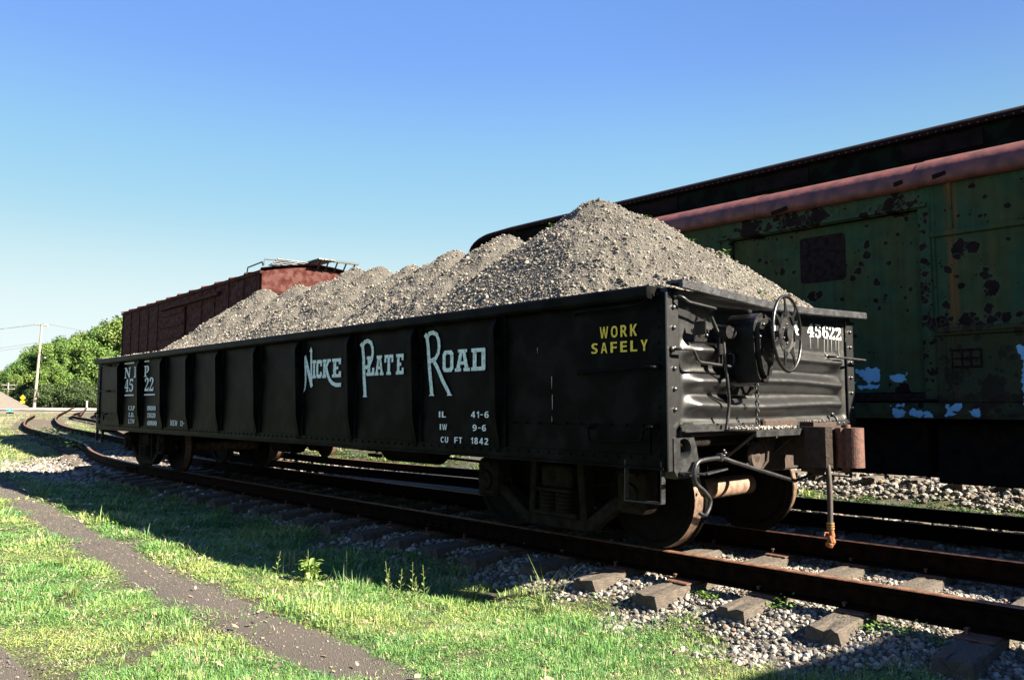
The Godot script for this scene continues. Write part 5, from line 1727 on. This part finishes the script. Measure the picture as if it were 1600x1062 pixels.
# ---------------------------------------------------------------- the boxcar
func build_boxcar() -> void:
	var at := V(-14.72, -0.22, -4.12)
	var dirn := deg_to_rad(-2.6)
	var g := thing("boxcar", "old dark red boxcar with sunlit faded end behind the gondola", "railcar", at, 0.0)
	var T := Transform3D(Basis(Vector3.UP, dirn), at)
	var place_part := func(mb: MB, called: String, m: Material, parent: Node = null):
		# local x runs back from the near end (negative), z across
		for i in mb.v.size():
			mb.v[i] = T * mb.v[i]
			mb.n[i] = T.basis * mb.n[i]
		return part(mb, called, m, parent)
	var L := 12.1
	for s in [1.0, -1.0]:
		var mb := MB.new()
		mb.box(V(-L / 2, 2.78, s * 1.53), V(L - 0.1, 3.66, 0.04))
		place_part.call(mb, "side_wall", M.boxcar)
		for k in 13:
			var xx := -0.12 - k * (L - 0.24) / 12.0
			if k >= 5 and k <= 7: continue
			var rb := MB.new()
			rb.box(V(xx, 2.76, s * 1.56), V(0.06, 3.6, 0.03), 0.006)
			place_part.call(rb, "side_batten", M.boxcar)
		var dr := MB.new()
		dr.box(V(-L / 2 - 0.4, 2.66, s * 1.59), V(2.2, 3.2, 0.05), 0.01)
		var D: Node = place_part.call(dr, "door", M.boxcar)
		for k in 9:
			var db := MB.new()
			db.box(V(-L / 2 - 0.4, 1.25 + k * 0.36, s * 1.625), V(2.06, 0.09, 0.04), 0.014)
			place_part.call(db, "door_rib", M.boxcar, D)
		var tk := MB.new()
		tk.box(V(-L / 2 + 0.9, 4.36, s * 1.60), V(5.0, 0.10, 0.10), 0.01)
		place_part.call(tk, "door_track", M.boxcar)
		var ev := MB.new()
		ev.box(V(-L / 2, 4.60, s * 1.55), V(L, 0.07, 0.10), 0.01)
		place_part.call(ev, "eave_rail", M.boxcar)
	for e in [0, 1]:
		var mb := MB.new()
		mb.grid(41, 90, func(i, j):
			var z: float = 1.55 - i * 3.1 / 40.0
			var y: float = 0.95 + j * 3.95 / 89.0
			var lim := 4.62 + 0.24 * (1.0 - pow(absf(z) / 1.55, 1.6))
			y = minf(y, lim)
			var ph := fposmod((y - 0.95) / 0.52, 1.0)
			var bul := pow(maxf(0.0, sin(PI * ph)), 1.6) * 0.085 * smoothstep(1.5, 1.2, absf(z)) if y < 4.2 else 0.0
			if y > 4.2 and y < 4.62 and absf(z) < 1.3: bul = 0.018 * (1.0 if fposmod(z / 0.26, 1.0) < 0.5 else 0.0)
			return V((0.0 + bul) if e == 0 else (-L - bul), y, z), e == 1)
		place_part.call(mb, "corrugated_end", M.boxcar)
	var rf := MB.new()
	var panels := 12
	for k in panels:
		for s in [1, -1]:
			rf.grid(4, 6, func(i, j):
				var xx: float = 0.05 - (k + [0.0, 0.06, 0.94, 1.0][i]) * (L + 0.1) / panels
				var z: float = s * (1.60 - j * 1.60 / 5.0)
				var lift: float = 0.05 if (i == 0 or i == 3) else 0.0
				return V(xx, 4.65 + 0.24 * (1.0 - pow(absf(z) / 1.60, 1.5)) + lift, z), s == -1)
	place_part.call(rf, "roof", M.boxcar)
	var fl := MB.new()
	fl.box(V(-L / 2, 1.0, 0), V(L, 0.16, 3.0))
	fl.box(V(-L / 2, 0.80, 0), V(L + 0.1, 0.4, 0.4))
	place_part.call(fl, "underframe", M.under)
	# running board and its end bracket
	var rb := MB.new()
	for z in [-0.16, 0.0, 0.16]: rb.box(V(-L / 2 + 0.12, 5.04, z), V(L + 0.5, 0.03, 0.14), 0.004)
	place_part.call(rb, "running_board", M.galv)
	var bk := MB.new()
	bk.box(V(0.30, 5.03, -0.36), V(0.06, 0.05, 1.15), 0.006)
	for z in [-0.85, -0.6, -0.35, -0.1, 0.12]: bk.bar(V(0.06, 4.80, z), V(0.32, 5.02, z + 0.03), 0.04, 0.012, 0.002)
	place_part.call(bk, "board_bracket", M.iron)
	var lat := MB.new()
	for k in 5: lat.box(V(-0.2 - k * 0.13, 5.0 - 0.02 * k, 0.62), V(0.09, 0.02, 0.9), 0.003)
	place_part.call(lat, "lateral_walk", M.galv)
	var gr := MB.new()
	gr.tube([T.basis.inverse() * Vector3.ZERO + V(-0.5, 4.86, 1.30), V(-0.5, 5.02, 1.28), V(-0.5, 5.06, 0.55), V(-0.5, 4.96, 0.50)], 0.018, 6)
	gr.tube([V(-1.3, 4.75, 1.40), V(-1.3, 4.90, 1.38), V(-0.55, 4.95, 1.32), V(-0.5, 4.85, 1.32)], 0.018, 6)
	place_part.call(gr, "roof_handhold", M.iron)
	for y in [4.15, 3.75, 3.35]:
		var h := MB.new()
		h.tube([V(0.02, y, 1.45), V(0.10, y, 1.45), V(0.10, y, 0.95), V(0.02, y, 0.95)], 0.014, 6)
		place_part.call(h, "handhold", M.boxcar)
	truck(g, T * V(-1.8, 0, 0) + V(0, 0.0, 0))
	truck(g, T * V(-L + 1.8, 0, 0))

# a second car ahead of the gondola, outside the frame: its end throws the shade over the nearest ties
func build_car_ahead() -> void:
	thing("work_car", "brown covered work car standing ahead on the gondola's track", "railcar", V(10.8, 0, 0))
	var bd := MB.new()
	bd.box(V(10.8, 2.25, 0), V(8.0, 2.5, 2.96), 0.02)
	part(bd, "body", M.boxcar)
	var rf := MB.new()
	rf.prism(poly([[-1.52, 3.46], [1.52, 3.46], [1.52, 3.499], [0.76, 3.664], [0.0, 3.719], [-0.76, 3.664], [-1.52, 3.499]]), zy(14.86), 8.12)
	part(rf, "roof", M.roof_dark)
	for e in [6.79, 14.81]:
		var dr := MB.new()
		dr.box(V(e, 2.1, 0.2), V(0.04, 1.95, 0.75), 0.01)
		part(dr, "end_door", M.maroon)
	for s in [1.0, -1.0]:
		for x in [8.4, 10.8, 13.2]:
			var w := MB.new()
			w.box(V(x, 2.55, s * 1.485), V(0.8, 0.7, 0.03), 0.008)
			part(w, "boarded_window", M.maroon)
	var uf := MB.new()
	uf.box(V(10.8, 0.88, 0), V(8.4, 0.24, 2.7), 0.02)
	part(uf, "underframe", M.under)
	truck(cur, V(8.4, 0, 0))
	truck(cur, V(13.2, 0, 0))

# ---------------------------------------------------------------- trees, plants and the far side of the yard
func crown_mesh(sd: int, h: float, w: float, quads: int, light: Color, dark: Color, leaf: float) -> ArrayMesh:
	var r := RandomNumberGenerator.new()
	r.seed = sd
	var mb := MB.new()
	var clumps := []
	for k in 46:
		var t := r.randf()
		var ring := sin(PI * clampf(0.10 + 0.88 * t, 0.0, 1.0))
		var a := r.randf_range(0, TAU)
		var rr := w * ring * pow(r.randf(), 0.45)
		clumps.append([V(cos(a) * rr, h * (0.14 + 0.82 * t), sin(a) * rr), w * r.randf_range(0.16, 0.36), r.randf()])
	for k in quads:
		var c: Array = clumps[r.randi() % clumps.size()]
		var d := V(r.randfn(), r.randfn() * 0.8, r.randfn()).normalized()
		var p: Vector3 = c[0] + d * c[1] * pow(r.randf(), 0.4)
		var s := leaf * r.randf_range(0.55, 1.3)
		var nn := (d + V(r.randfn(), r.randfn() + 0.6, r.randfn()) * 0.7).normalized()
		var u := nn.cross(V(r.randfn(), r.randfn(), r.randfn())).normalized()
		var vv := nn.cross(u)
		mb.col = dark.lerp(light, 0.35 + 0.65 * r.randf())
		mb.quad(p - u * s - vv * s * 0.3, p - u * s * 0.2 + vv * s * 0.7, p + u * s, p + u * s * 0.1 - vv * s * 0.8, nn)
	return mb.mesh()

func build_trees() -> void:
	var r := RandomNumberGenerator.new()
	r.seed = 404
	var kinds := []
	kinds.append(["broad bright green leafy tree", crown_mesh(1, 1.0, 0.40, 15000, Color(0.095, 0.165, 0.026), Color(0.038, 0.08, 0.015), 0.014)])
	kinds.append(["full mid green leafy tree", crown_mesh(2, 1.0, 0.44, 15000, Color(0.068, 0.138, 0.022), Color(0.027, 0.062, 0.013), 0.015)])
	kinds.append(["yellow green spring tree", crown_mesh(3, 1.0, 0.36, 12000, Color(0.118, 0.178, 0.03), Color(0.048, 0.088, 0.017), 0.014)])
	kinds.append(["thin airy bluish tree", crown_mesh(4, 1.0, 0.24, 3200, Color(0.09, 0.125, 0.05), Color(0.04, 0.07, 0.035), 0.012)])
	kinds.append(["low dark green thicket", crown_mesh(5, 1.0, 0.75, 8000, Color(0.04, 0.07, 0.015), Color(0.012, 0.028, 0.008), 0.026)])
	var tm := MB.new()
	tm.cyl(V(0, -0.02, 0), V(0.01, 0.30, 0), 0.022, 0.015, 9)
	tm.cyl(V(0.01, 0.29, 0), V(0.03, 0.85, 0.02), 0.0155, 0.004, 8)
	for k in 7:
		var a := k * 2.4
		var y := 0.24 + k * 0.075
		tm.cyl(V(0.012, y, 0.0), V(cos(a) * 0.24, y + 0.20, sin(a) * 0.24), 0.009, 0.002, 6)
	var trunk := tm.mesh()
	# heading, distance, height, kind (heading from the camera in image pixels of the photograph's width)
	var list := [[-60, 128, 6.0, 1], [-25, 120, 5.2, 0], [4, 126, 5.4, 0], [16, 122, 5.6, 1], [26, 118, 4.6, 2], [36, 138, 7.6, 3], [42, 124, 7.4, 1], [56, 140, 10.2, 0], [70, 124, 9.2, 2], [80, 116, 6.6, 0], [90, 132, 10.4, 1], [104, 122, 9.8, 0], [118, 142, 12.6, 3], [126, 126, 10.8, 2], [138, 120, 9.6, 0], [150, 126, 11.2, 1], [158, 140, 14.4, 3], [170, 130, 13.0, 0], [184, 126, 13.0, 2], [200, 134, 14.0, 1], [222, 130, 14.0, 0], [248, 128, 14.0, 1], [275, 136, 14.0, 2], [305, 130, 14.0, 0], [335, 138, 14.0, 1], [365, 140, 14.0, 0], [400, 150, 14.0, 1], [-95, 130, 7.0, 0], [-130, 126, 8.0, 1], [-170, 122, 8.0, 2]]
	var seen := {}
	var yaw := deg_to_rad(46.64)
	for t in list:
		var u: float = (t[0] - 800.0) / 1237.0
		var p: Vector3 = V(3.29, 0, 6.11) + (V(-sin(yaw), 0, -cos(yaw)) + V(cos(yaw), 0, -sin(yaw)) * u) * float(t[1])
		p.y = ground_at(p.x, p.z) - 0.1
		var kd: Array = kinds[t[3]]
		var o := thing("tree", "%s in the wood %s" % [kd[0], "left of the utility pole" if t[0] < 40 else ("behind the utility pole" if t[0] < 75 else ("between utility pole and gondola" if t[0] < 150 else "behind the boxcar's far end"))], "tree", p, r.randf_range(0, TAU), "trees of the wood")
		var h: float = t[2] * 1.07
		place(trunk, "trunk", M.bark, o, Transform3D(Basis.from_scale(V(h, h, h)), Vector3.ZERO))
		place(kd[1], "crown", M.leaf, o, Transform3D(Basis.from_scale(V(h * r.randf_range(0.9, 1.1), h, h * r.randf_range(0.9, 1.1))), Vector3.ZERO))
	# undergrowth along the foot of the wood
	for k in 26:
		var u: float = (-190.0 + k * 24.0 - 800.0) / 1237.0
		var dd := 114.0 + r.randf_range(-3.0, 5.0)
		var p := V(3.29, 0, 6.11) + (V(-sin(yaw), 0, -cos(yaw)) + V(cos(yaw), 0, -sin(yaw)) * u) * dd
		p.y = ground_at(p.x, p.z) - 0.3
		var o := MeshInstance3D.new()
		o.name = numbered("thicket_bush")
		o.mesh = kinds[4][1]
		o.material_override = M.leaf
		var h := r.randf_range(3.0, 4.6)
		o.transform = Transform3D(Basis(Vector3.UP, r.randf_range(0, TAU)).scaled(V(h, h * 0.9, h)), p)
		add_child(o)
		tag(o, "low dark thicket bush at the foot of the wood", "bush", "bushes at the foot of the wood")

func at_px(px: float, dist: float) -> Vector3:
	# a ground point at a heading and a depth
	var yaw := deg_to_rad(46.64)
	var u := (px - 800.0) / 1237.0
	var p := V(3.29, 0, 6.11) + (V(-sin(yaw), 0, -cos(yaw)) + V(cos(yaw), 0, -sin(yaw)) * u) * dist
	p.y = ground_at(p.x, p.z)
	return p

func build_far() -> void:
	# pale road beyond the tracks
	var rd := MB.new()
	rd.grid(30, 6, func(i, j):
		var t: float = i / 29.0
		var a := at_px(-420.0, 88.0).lerp(at_px(420.0, 84.0), t)
		var b := at_px(-420.0, 108.0).lerp(at_px(420.0, 104.0), t)
		var p := a.lerp(b, j / 5.0)
		return V(p.x, ground_at(p.x, p.z) + 0.10, p.z))
	rd.face_up()
	single(rd, "road", M.road, "pale dusty road in front of the wood", "", "", "structure")
	# utility pole
	var p := at_px(55, 110)
	var g := thing("utility_pole", "tall weathered wooden utility pole with crossarm and street lamp", "utility pole", p)
	var pl := MB.new()
	pl.cyl(p + V(0, -0.2, 0), p + V(0.2, 11.6, -0.42), 0.22, 0.13, 12)
	part(pl, "pole", M.pole)
	var ax := V(-sin(deg_to_rad(46.6)), 0, -cos(deg_to_rad(46.6)))
	var rt := V(cos(deg_to_rad(46.6)), 0, -sin(deg_to_rad(46.6)))
	var top := p + V(0.2, 11.5, -0.42)
	var ca := MB.new()
	ca.bar(top - rt * 0.85 + V(0, 0.08, 0), top + rt * 0.85 + V(0, -0.12, 0), 0.12, 0.15, 0.01)
	var CA_ := part(ca, "crossarm", M.pole)
	for q in [-0.8, -0.35, 0.35, 0.8]:
		var ins := MB.new()
		ins.cyl(top + rt * q + V(0, 0.05, 0), top + rt * q + V(0, 0.26, 0), 0.06, 0.05, 8)
		part(ins, "insulator", M.concrete, CA_)
	var lm := MB.new()
	var lb := p + V(0.12, 6.6, -0.25)
	lm.tube([lb, lb + rt * 0.3 + V(0, 0.35, 0), lb + rt * 0.75 + V(0, 0.42, 0)], 0.045, 6)
	lm.lathe([Vector2(0.0, -0.08), Vector2(0.20, -0.06), Vector2(0.16, 0.06), Vector2(0.0, 0.10)], Transform3D(Basis.IDENTITY, lb + rt * 0.85 + V(0, 0.38, 0)), 12)
	part(lm, "street_lamp", M.galv)
	var mt := MB.new()
	mt.box(p + rt * 0.28 + V(0.1, 1.9, -0.1), V(0.3, 0.5, 0.3), 0.03)
	part(mt, "meter_box", M.galv)
	mt = MB.new()
	mt.cyl(p + V(0.13, 7.6, -0.27), p + V(0.14, 8.0, -0.29), 0.2, 0.2, 10)
	part(mt, "pole_band", M.galv)
	# wires
	var wires := [[-0.8, 0.2, -60.0, 8.0], [0.35, 0.2, -60.0, 8.4], [-0.35, -2.4, -64.0, 5.6], [0.0, -2.7, -64.0, 5.2]]
	var wl := ["upper", "second", "third", "lowest"]
	for k in 4:
		var q: Array = wires[k]
		var a: Vector3 = top + rt * q[0] + V(0, q[1], 0)
		var b := at_px(q[2] * 3.0, 95.0) + V(0, q[3] + 1.5, 0)
		var pts := []
		for i in 13:
			var t := i / 12.0
			pts.append(a.lerp(b, t) - V(0, sin(PI * t) * 0.7, 0))
		var mb := MB.new()
		mb.tube(pts, 0.013, 5)
		single(mb, "overhead_wire", M.under, "%s overhead wire running left from the utility pole" % wl[k], "wire", "overhead wires", "", a)
	var mb2 := MB.new()
	var e := at_px(260, 140) + V(0, 13.0, 0)
	var pts2 := []
	for i in 13: pts2.append((top + rt * 0.8 + V(0, 0.2, 0)).lerp(e, i / 12.0) - V(0, sin(PI * i / 12.0) * 0.9, 0))
	mb2.tube(pts2, 0.013, 5)
	single(mb2, "overhead_wire", M.under, "overhead wire sagging right from the utility pole into the trees", "wire", "overhead wires", "", top)
	# old telegraph pole half hidden at the wood's edge
	var tp := at_px(13, 116)
	thing("telegraph_pole", "short telegraph pole with two crossarms at the wood's edge", "telegraph pole", tp)
	var t1 := MB.new()
	t1.cyl(tp, tp + V(0, 3.6, 0), 0.13, 0.11, 8)
	part(t1, "pole", M.pole)
	for y in [3.25, 2.65]:
		var t2 := MB.new()
		t2.bar(tp + V(0, y, 0) - rt * 0.95, tp + V(0, y, 0) + rt * 0.95, 0.10, 0.10, 0.01)
		part(t2, "crossarm", M.concrete)
	# yellow warning sign
	var sp := at_px(37, 104)
	thing("warning_sign", "yellow diamond road warning sign with small plaque below", "road sign", sp)
	var s1 := MB.new()
	s1.cyl(sp, sp + V(0, 1.75, 0), 0.035, 0.035, 6)
	part(s1, "post", M.galv)
	var fb := Basis(rt, Vector3.UP, -ax)
	var s2 := MB.new()
	s2.box(sp + V(0, 1.42, 0) - ax * 0.05, V(0.53, 0.53, 0.02), 0.004, fb * Basis(V(0, 0, 1), PI / 4))
	part(s2, "diamond", M.sign)
	var s3 := MB.new()
	s3.box(sp + V(0, 0.85, 0) - ax * 0.05, V(0.62, 0.30, 0.02), 0.004, fb)
	part(s3, "plaque", M.sign)
	# switch stand with teal target
	var wp := at_px(18, 72)
	thing("switch_stand", "low switch stand with bright teal target beside the tracks", "switch stand", wp)
	var w1 := MB.new()
	w1.box(wp + V(0, 0.06, 0), V(0.6, 0.12, 0.5), 0.02)
	w1.cyl(wp + V(0, 0.1, 0), wp + V(0, 0.42, 0), 0.06, 0.05, 8)
	part(w1, "stand", M.under)
	var w2 := MB.new()
	w2.box(wp + V(0, 0.30, 0) - ax * 0.06, V(0.54, 0.26, 0.02), 0.02, fb)
	part(w2, "target", M.teal)
	var w3 := MB.new()
	w3.box(wp + V(0, 0.28, 0) - ax * 0.08, V(0.08, 0.14, 0.02), 0.004, fb)
	part(w3, "target_mark", M.white)
	# marker post
	var cp := at_px(137, 108)
	var c1 := MB.new()
	c1.box(cp + V(0, 0.5, 0), V(0.2, 1.05, 0.2), 0.03)
	single(c1, "marker_post", M.concrete, "short white concrete marker post beyond the road", "post", "", "", cp)
	# gravel heap at the roadside
	var hp := at_px(-26, 96)
	var hb := MB.new()
	hb.grid(40, 24, func(i, j):
		var a: float = TAU * i / 39.0
		var q: float = j / 23.0
		var rr := 5.4 * q
		var x := hp.x + cos(a) * rr
		var z := hp.z + sin(a) * rr
		return V(x, ground_at(x, z) - 0.05 + 3.3 * (1.0 - sqrt(q * q + 0.003)) + nz.get_noise_2d(x * 20.0, z * 20.0) * 0.1, z))
	hb.face_up()
	single(hb, "gravel_heap", M.pile, "conical grey gravel heap beside the road at the wood", "gravel heap", "", "", hp)
	# distant hills of trees close the horizon
	var hl := MB.new()
	hl.grid(60, 4, func(i, j):
		var a: float = TAU * i / 59.0
		var rr: float = 700.0 + j * 90.0
		return V(cos(a) * rr, [-2.0, 9.0, 14.0, 4.0][j] + 4.0 * nz.get_noise_2d(i * 40.0, j * 9.0), sin(a) * rr))
	for i in hl.c.size(): hl.c[i] = Color(0.05, 0.08, 0.03)
	single(hl, "hills", M.ground, "low wooded hills on the horizon", "", "", "structure")

func build_weeds() -> void:
	var r := RandomNumberGenerator.new()
	r.seed = 61
	# broad-leaved dock
	var p := V(-2.56, 0, 2.83)
	p.y = ground_at(p.x, p.z)
	thing("leafy_weed", "bright broad-leaved weed at the edge of the gondola's shadow", "weed", p)
	for k in 46:
		var mb := MB.new()
		var a := k * 2.399
		var stem := p + V(cos(k * 1.7), 0, sin(k * 1.7)) * 0.09 * (k % 5) / 4.0
		var up := r.randf_range(0.7, 1.9)
		var d := V(cos(a), 0, sin(a))
		var s := V(-d.z, 0, d.x)
		var base := stem + d * 0.012 + V(0, r.randf_range(0.0, 0.11), 0)
		var ln := r.randf_range(0.07, 0.15)
		var w := ln * 0.15
		var q := []
		for i in 6:
			var t := i / 5.0
			var c := base + d * ln * t * (0.45 + 0.35 * t) + V(0, ln * up * (t - 0.6 * t * t), 0)
			var ww := w * sin(PI * clampf(0.08 + t * 0.92, 0.0, 1.0))
			q.append([c + s * ww + V(0, ww * 0.4, 0), c, c - s * ww + V(0, ww * 0.4, 0)])
		mb.col = Color(0.12, 0.20, 0.04).lerp(Color(0.19, 0.26, 0.075), r.randf())
		for i in 5:
			mb.quad(q[i][0], q[i][1], q[i + 1][1], q[i + 1][0], Vector3.UP)
			mb.quad(q[i][1], q[i][2], q[i + 1][2], q[i + 1][1], Vector3.UP)
		part(mb, "leaf", M.blade)
	# tall grass clumps
	var clumps := [[-1.04, 1.66, 0.34, "tall pale grass clump before the split tie near the wheel", 26], [-3.1, 4.42, 0.17, "spiky green grass clump between the dirt ruts", 46], [-4.35, 4.15, 0.20, "long tufted grass clump between the ruts farther back", 46], [-0.75, 1.95, 0.22, "loose wild grass clump among the ballast edge", 24], [-1.45, 2.05, 0.20, "feathery pale grass clump by the ballast", 40]]
	for c in clumps:
		var b := V(c[0], ground_at(c[0], c[1]) - 0.01, c[1])
		var o := MeshInstance3D.new()
		o.name = numbered("grass_clump")
		var ms := blade_tuft(int(c[2] * 1000), c[4], c[2], c[2] * 0.25, 0.003)
		o.mesh = ms
		o.material_override = M.blade_green
		o.position = b
		add_child(o)
		tag(o, c[3], "grass clump", "tall grass clumps")
	# seed stalks along the shadow edge
	for k in 34:
		var q := V(-2.2 + r.randf_range(-0.25, 0.9), 0, 2.45 + r.randf_range(-0.45, 0.2))
		if k > 24: q = V(r.randf_range(-4.2, -2.7), 0, r.randf_range(2.6, 3.0))
		q.y = ground_at(q.x, q.z)
		var mb := MB.new()
		var h := r.randf_range(0.10, 0.30)
		var tip := q + V(r.randf_range(-0.03, 0.03), h, r.randf_range(-0.03, 0.03))
		mb.col = Color(0.11, 0.16, 0.04)
		mb.tube([q, q.lerp(tip, 0.5) + V(0.004, 0, 0.003), tip], 0.0022, 5)
		for j in 14:
			var t := 0.2 + 0.8 * j / 14.0
			var a := j * 2.4
			var c := q.lerp(tip, t)
			var d := V(cos(a), 0.6, sin(a)).normalized()
			var l := 0.055 * (1.2 - t)
			var s := d.cross(Vector3.UP).normalized()
			mb.col = Color(0.10, 0.16, 0.04).lerp(Color(0.20, 0.20, 0.09), r.randf())
			mb.quad(c, c + d * l * 0.5 + s * l * 0.22, c + d * l, c + d * l * 0.5 - s * l * 0.22, Vector3.UP)
		single(mb, "weed_stalk", M.blade, ("slender leafy weed stalk right of the broad-leaved weed" if k <= 24 else "slender weed stalk left of the broad-leaved weed, by the shadow's edge"), "weed", "weed stalks", "", q)
	# dry stems
	for k in 5:
		var q := V(-3.05 + r.randf_range(-0.12, 0.12), 0, 2.78 + r.randf_range(-0.1, 0.1))
		q.y = ground_at(q.x, q.z)
		var mb := MB.new()
		mb.col = Color(0.29, 0.25, 0.15)
		mb.tube([q, q + V(r.randf_range(-0.05, 0.02), r.randf_range(0.12, 0.22), r.randf_range(-0.03, 0.03))], 0.0025, 5)
		single(mb, "dry_stem", M.blade, "bare straw coloured stem standing beside the leafy weed", "stem", "dry stems", "", q)
	# green weeds beside the near rail
	var gi := 0
	for c in [[1.30, 0.98, 0.09], [1.15, 1.05, 0.07], [1.45, 0.95, 0.07], [1.55, 1.0, 0.05], [1.02, 1.02, 0.06], [0.56, 0.98, 0.10], [0.50, 1.0, 0.06], [-0.1, 0.98, 0.05], [-0.02, 1.0, 0.05], [0.02, 1.06, 0.04], [1.38, 1.0, 0.10]]:
		var o := MeshInstance3D.new()
		o.name = numbered("low_weed")
		o.mesh = leaf_tuft(80 + gi, 44, 0.05 + c[2] * 0.5, 0.028, c[2])
		o.material_override = M.leaf_bright
		o.position = V(c[0], ground_at(c[0], c[1]) + 0.0, c[1])
		add_child(o)
		tag(o, "low green weed growing between the ties beside the near rail", "weed", "weeds beside the near rail")
		gi += 1
	# tall weeds by the curving rail
	for c in [[-22.0, -0.4], [-23.5, -0.5], [-25.0, -0.8], [-26.5, -1.0], [-24.2, -0.6], [-20.5, -0.2], [-27.5, -0.9]]:
		var o := MeshInstance3D.new()
		o.name = numbered("track_weed")
		o.mesh = leaf_tuft(95 + gi, 60, 0.28, 0.11, 0.55)
		o.material_override = M.leaf_bright
		o.position = V(c[0], ground_at(c[0], c[1]), c[1])
		add_child(o)
		tag(o, "yellow green weed growing along the outside of the curving rail", "weed", "weeds along the curving rail")
		gi += 1

const SKY := [[0.0, Color(0.94, 1.0, 1.0)], [0.10, Color(0.80, 0.95, 0.96)], [0.17, Color(0.60, 0.83, 0.90)], [0.215, Color(0.44, 0.73, 0.89)], [0.26, Color(0.365, 0.67, 0.90)], [0.305, Color(0.31, 0.605, 0.91)], [0.33, Color(0.28, 0.555, 0.935)], [0.40, Color(0.215, 0.432, 0.95)], [0.7, Color(0.10, 0.25, 0.74)], [1.0, Color(0.07, 0.19, 0.62)]]
func sky_image() -> ImageTexture:
	# clear spring air: deep blue overhead, pale towards the horizon, palest away from the sun
	var W := 256
	var H := 128
	var im := Image.create(W, H, false, Image.FORMAT_RGBF)
	var sun := V(1.45, 1.0, -0.66).normalized()
	for j in H:
		var el := PI / 2 - PI * (j + 0.5) / H
		for i in W:
			var az := TAU * (i + 0.5) / W
			var d := V(sin(az) * cos(el), sin(el), -cos(az) * cos(el))
			var k := clampf(sin(maxf(el, 0.0)), 0.0, 1.0)
			var g := d.dot(sun)
			var c := Color(0, 0, 0)
			for q in range(SKY.size() - 1):
				if k <= SKY[q + 1][0]:
					c = SKY[q][1].lerp(SKY[q + 1][1], (k - SKY[q][0]) / (SKY[q + 1][0] - SKY[q][0]))
					break
			c = c * (1.0 - 0.06 * g * sqrt(k)) if g < 0.0 else c * (1.0 - 0.2 * sqrt(k) * minf(g * 3.0, 1.0))
			if el < 0.0: c = Color(0.16, 0.15, 0.10)
			im.set_pixel(i, j, c)
	return ImageTexture.create_from_image(im)

func _ready() -> void:
	rng.seed = 1
	nz.seed = 7
	nz.frequency = 0.1
	nz.fractal_octaves = 3
	nz2.seed = 17
	nz2.frequency = 0.02
	var cam := Camera3D.new()
	cam.name = "camera"
	cam.fov = 46.47
	cam.near = 0.1
	cam.far = 4000.0
	add_child(cam)
	var yaw := deg_to_rad(46.64)
	var pit := deg_to_rad(4.67)
	var eye := V(3.29, 1.155, 6.11)
	cam.look_at_from_position(eye, eye + V(-sin(yaw) * cos(pit), sin(pit), -cos(yaw) * cos(pit)))
	cam.current = true
	var we := WorldEnvironment.new()
	we.name = "environment"
	var env := Environment.new()
	env.background_mode = Environment.BG_SKY
	var sky := Sky.new()
	var sm := PanoramaSkyMaterial.new()
	sm.panorama = sky_image()
	sm.energy_multiplier = 0.1724
	sky.sky_material = sm
	env.sky = sky
	env.tonemap_mode = Environment.TONE_MAPPER_LINEAR
	env.tonemap_exposure = 5.8
	env.sdfgi_enabled = true
	env.ssao_enabled = true
	env.ssil_enabled = true
	we.environment = env
	add_child(we)
	var sun := DirectionalLight3D.new()
	sun.name = "sun"
	sun.light_energy = 1.6
	sun.light_color = Color(1.0, 0.95, 0.86)
	sun.light_angular_distance = 0.5
	sun.shadow_enabled = true
	add_child(sun)
	sun.look_at_from_position(Vector3.ZERO, V(-1.45, -1.0, 0.66))
	make_materials()
	M.leaf_bright = mat(lin(0.10, 0.18, 0.03), 0.6)
	M.leaf_bright.vertex_color_use_as_albedo = true
	M.leaf_bright.backlight_enabled = true
	M.leaf_bright.backlight = Color(0.4, 0.55, 0.15)
	M.blade_green = mat(lin(0.12, 0.16, 0.05), 0.65)
	M.blade_green.vertex_color_use_as_albedo = true
	M.blade_green.backlight_enabled = true
	M.blade_green.backlight = Color(0.4, 0.5, 0.2)
	build_ground()
	build_far()
	build_tracks()
	build_gondola()
	build_baggage_car()
	build_boxcar()
	build_car_ahead()
	build_gravel()
	build_trees()
	build_ballast()
	build_grass()
	build_litter()
	build_weeds()
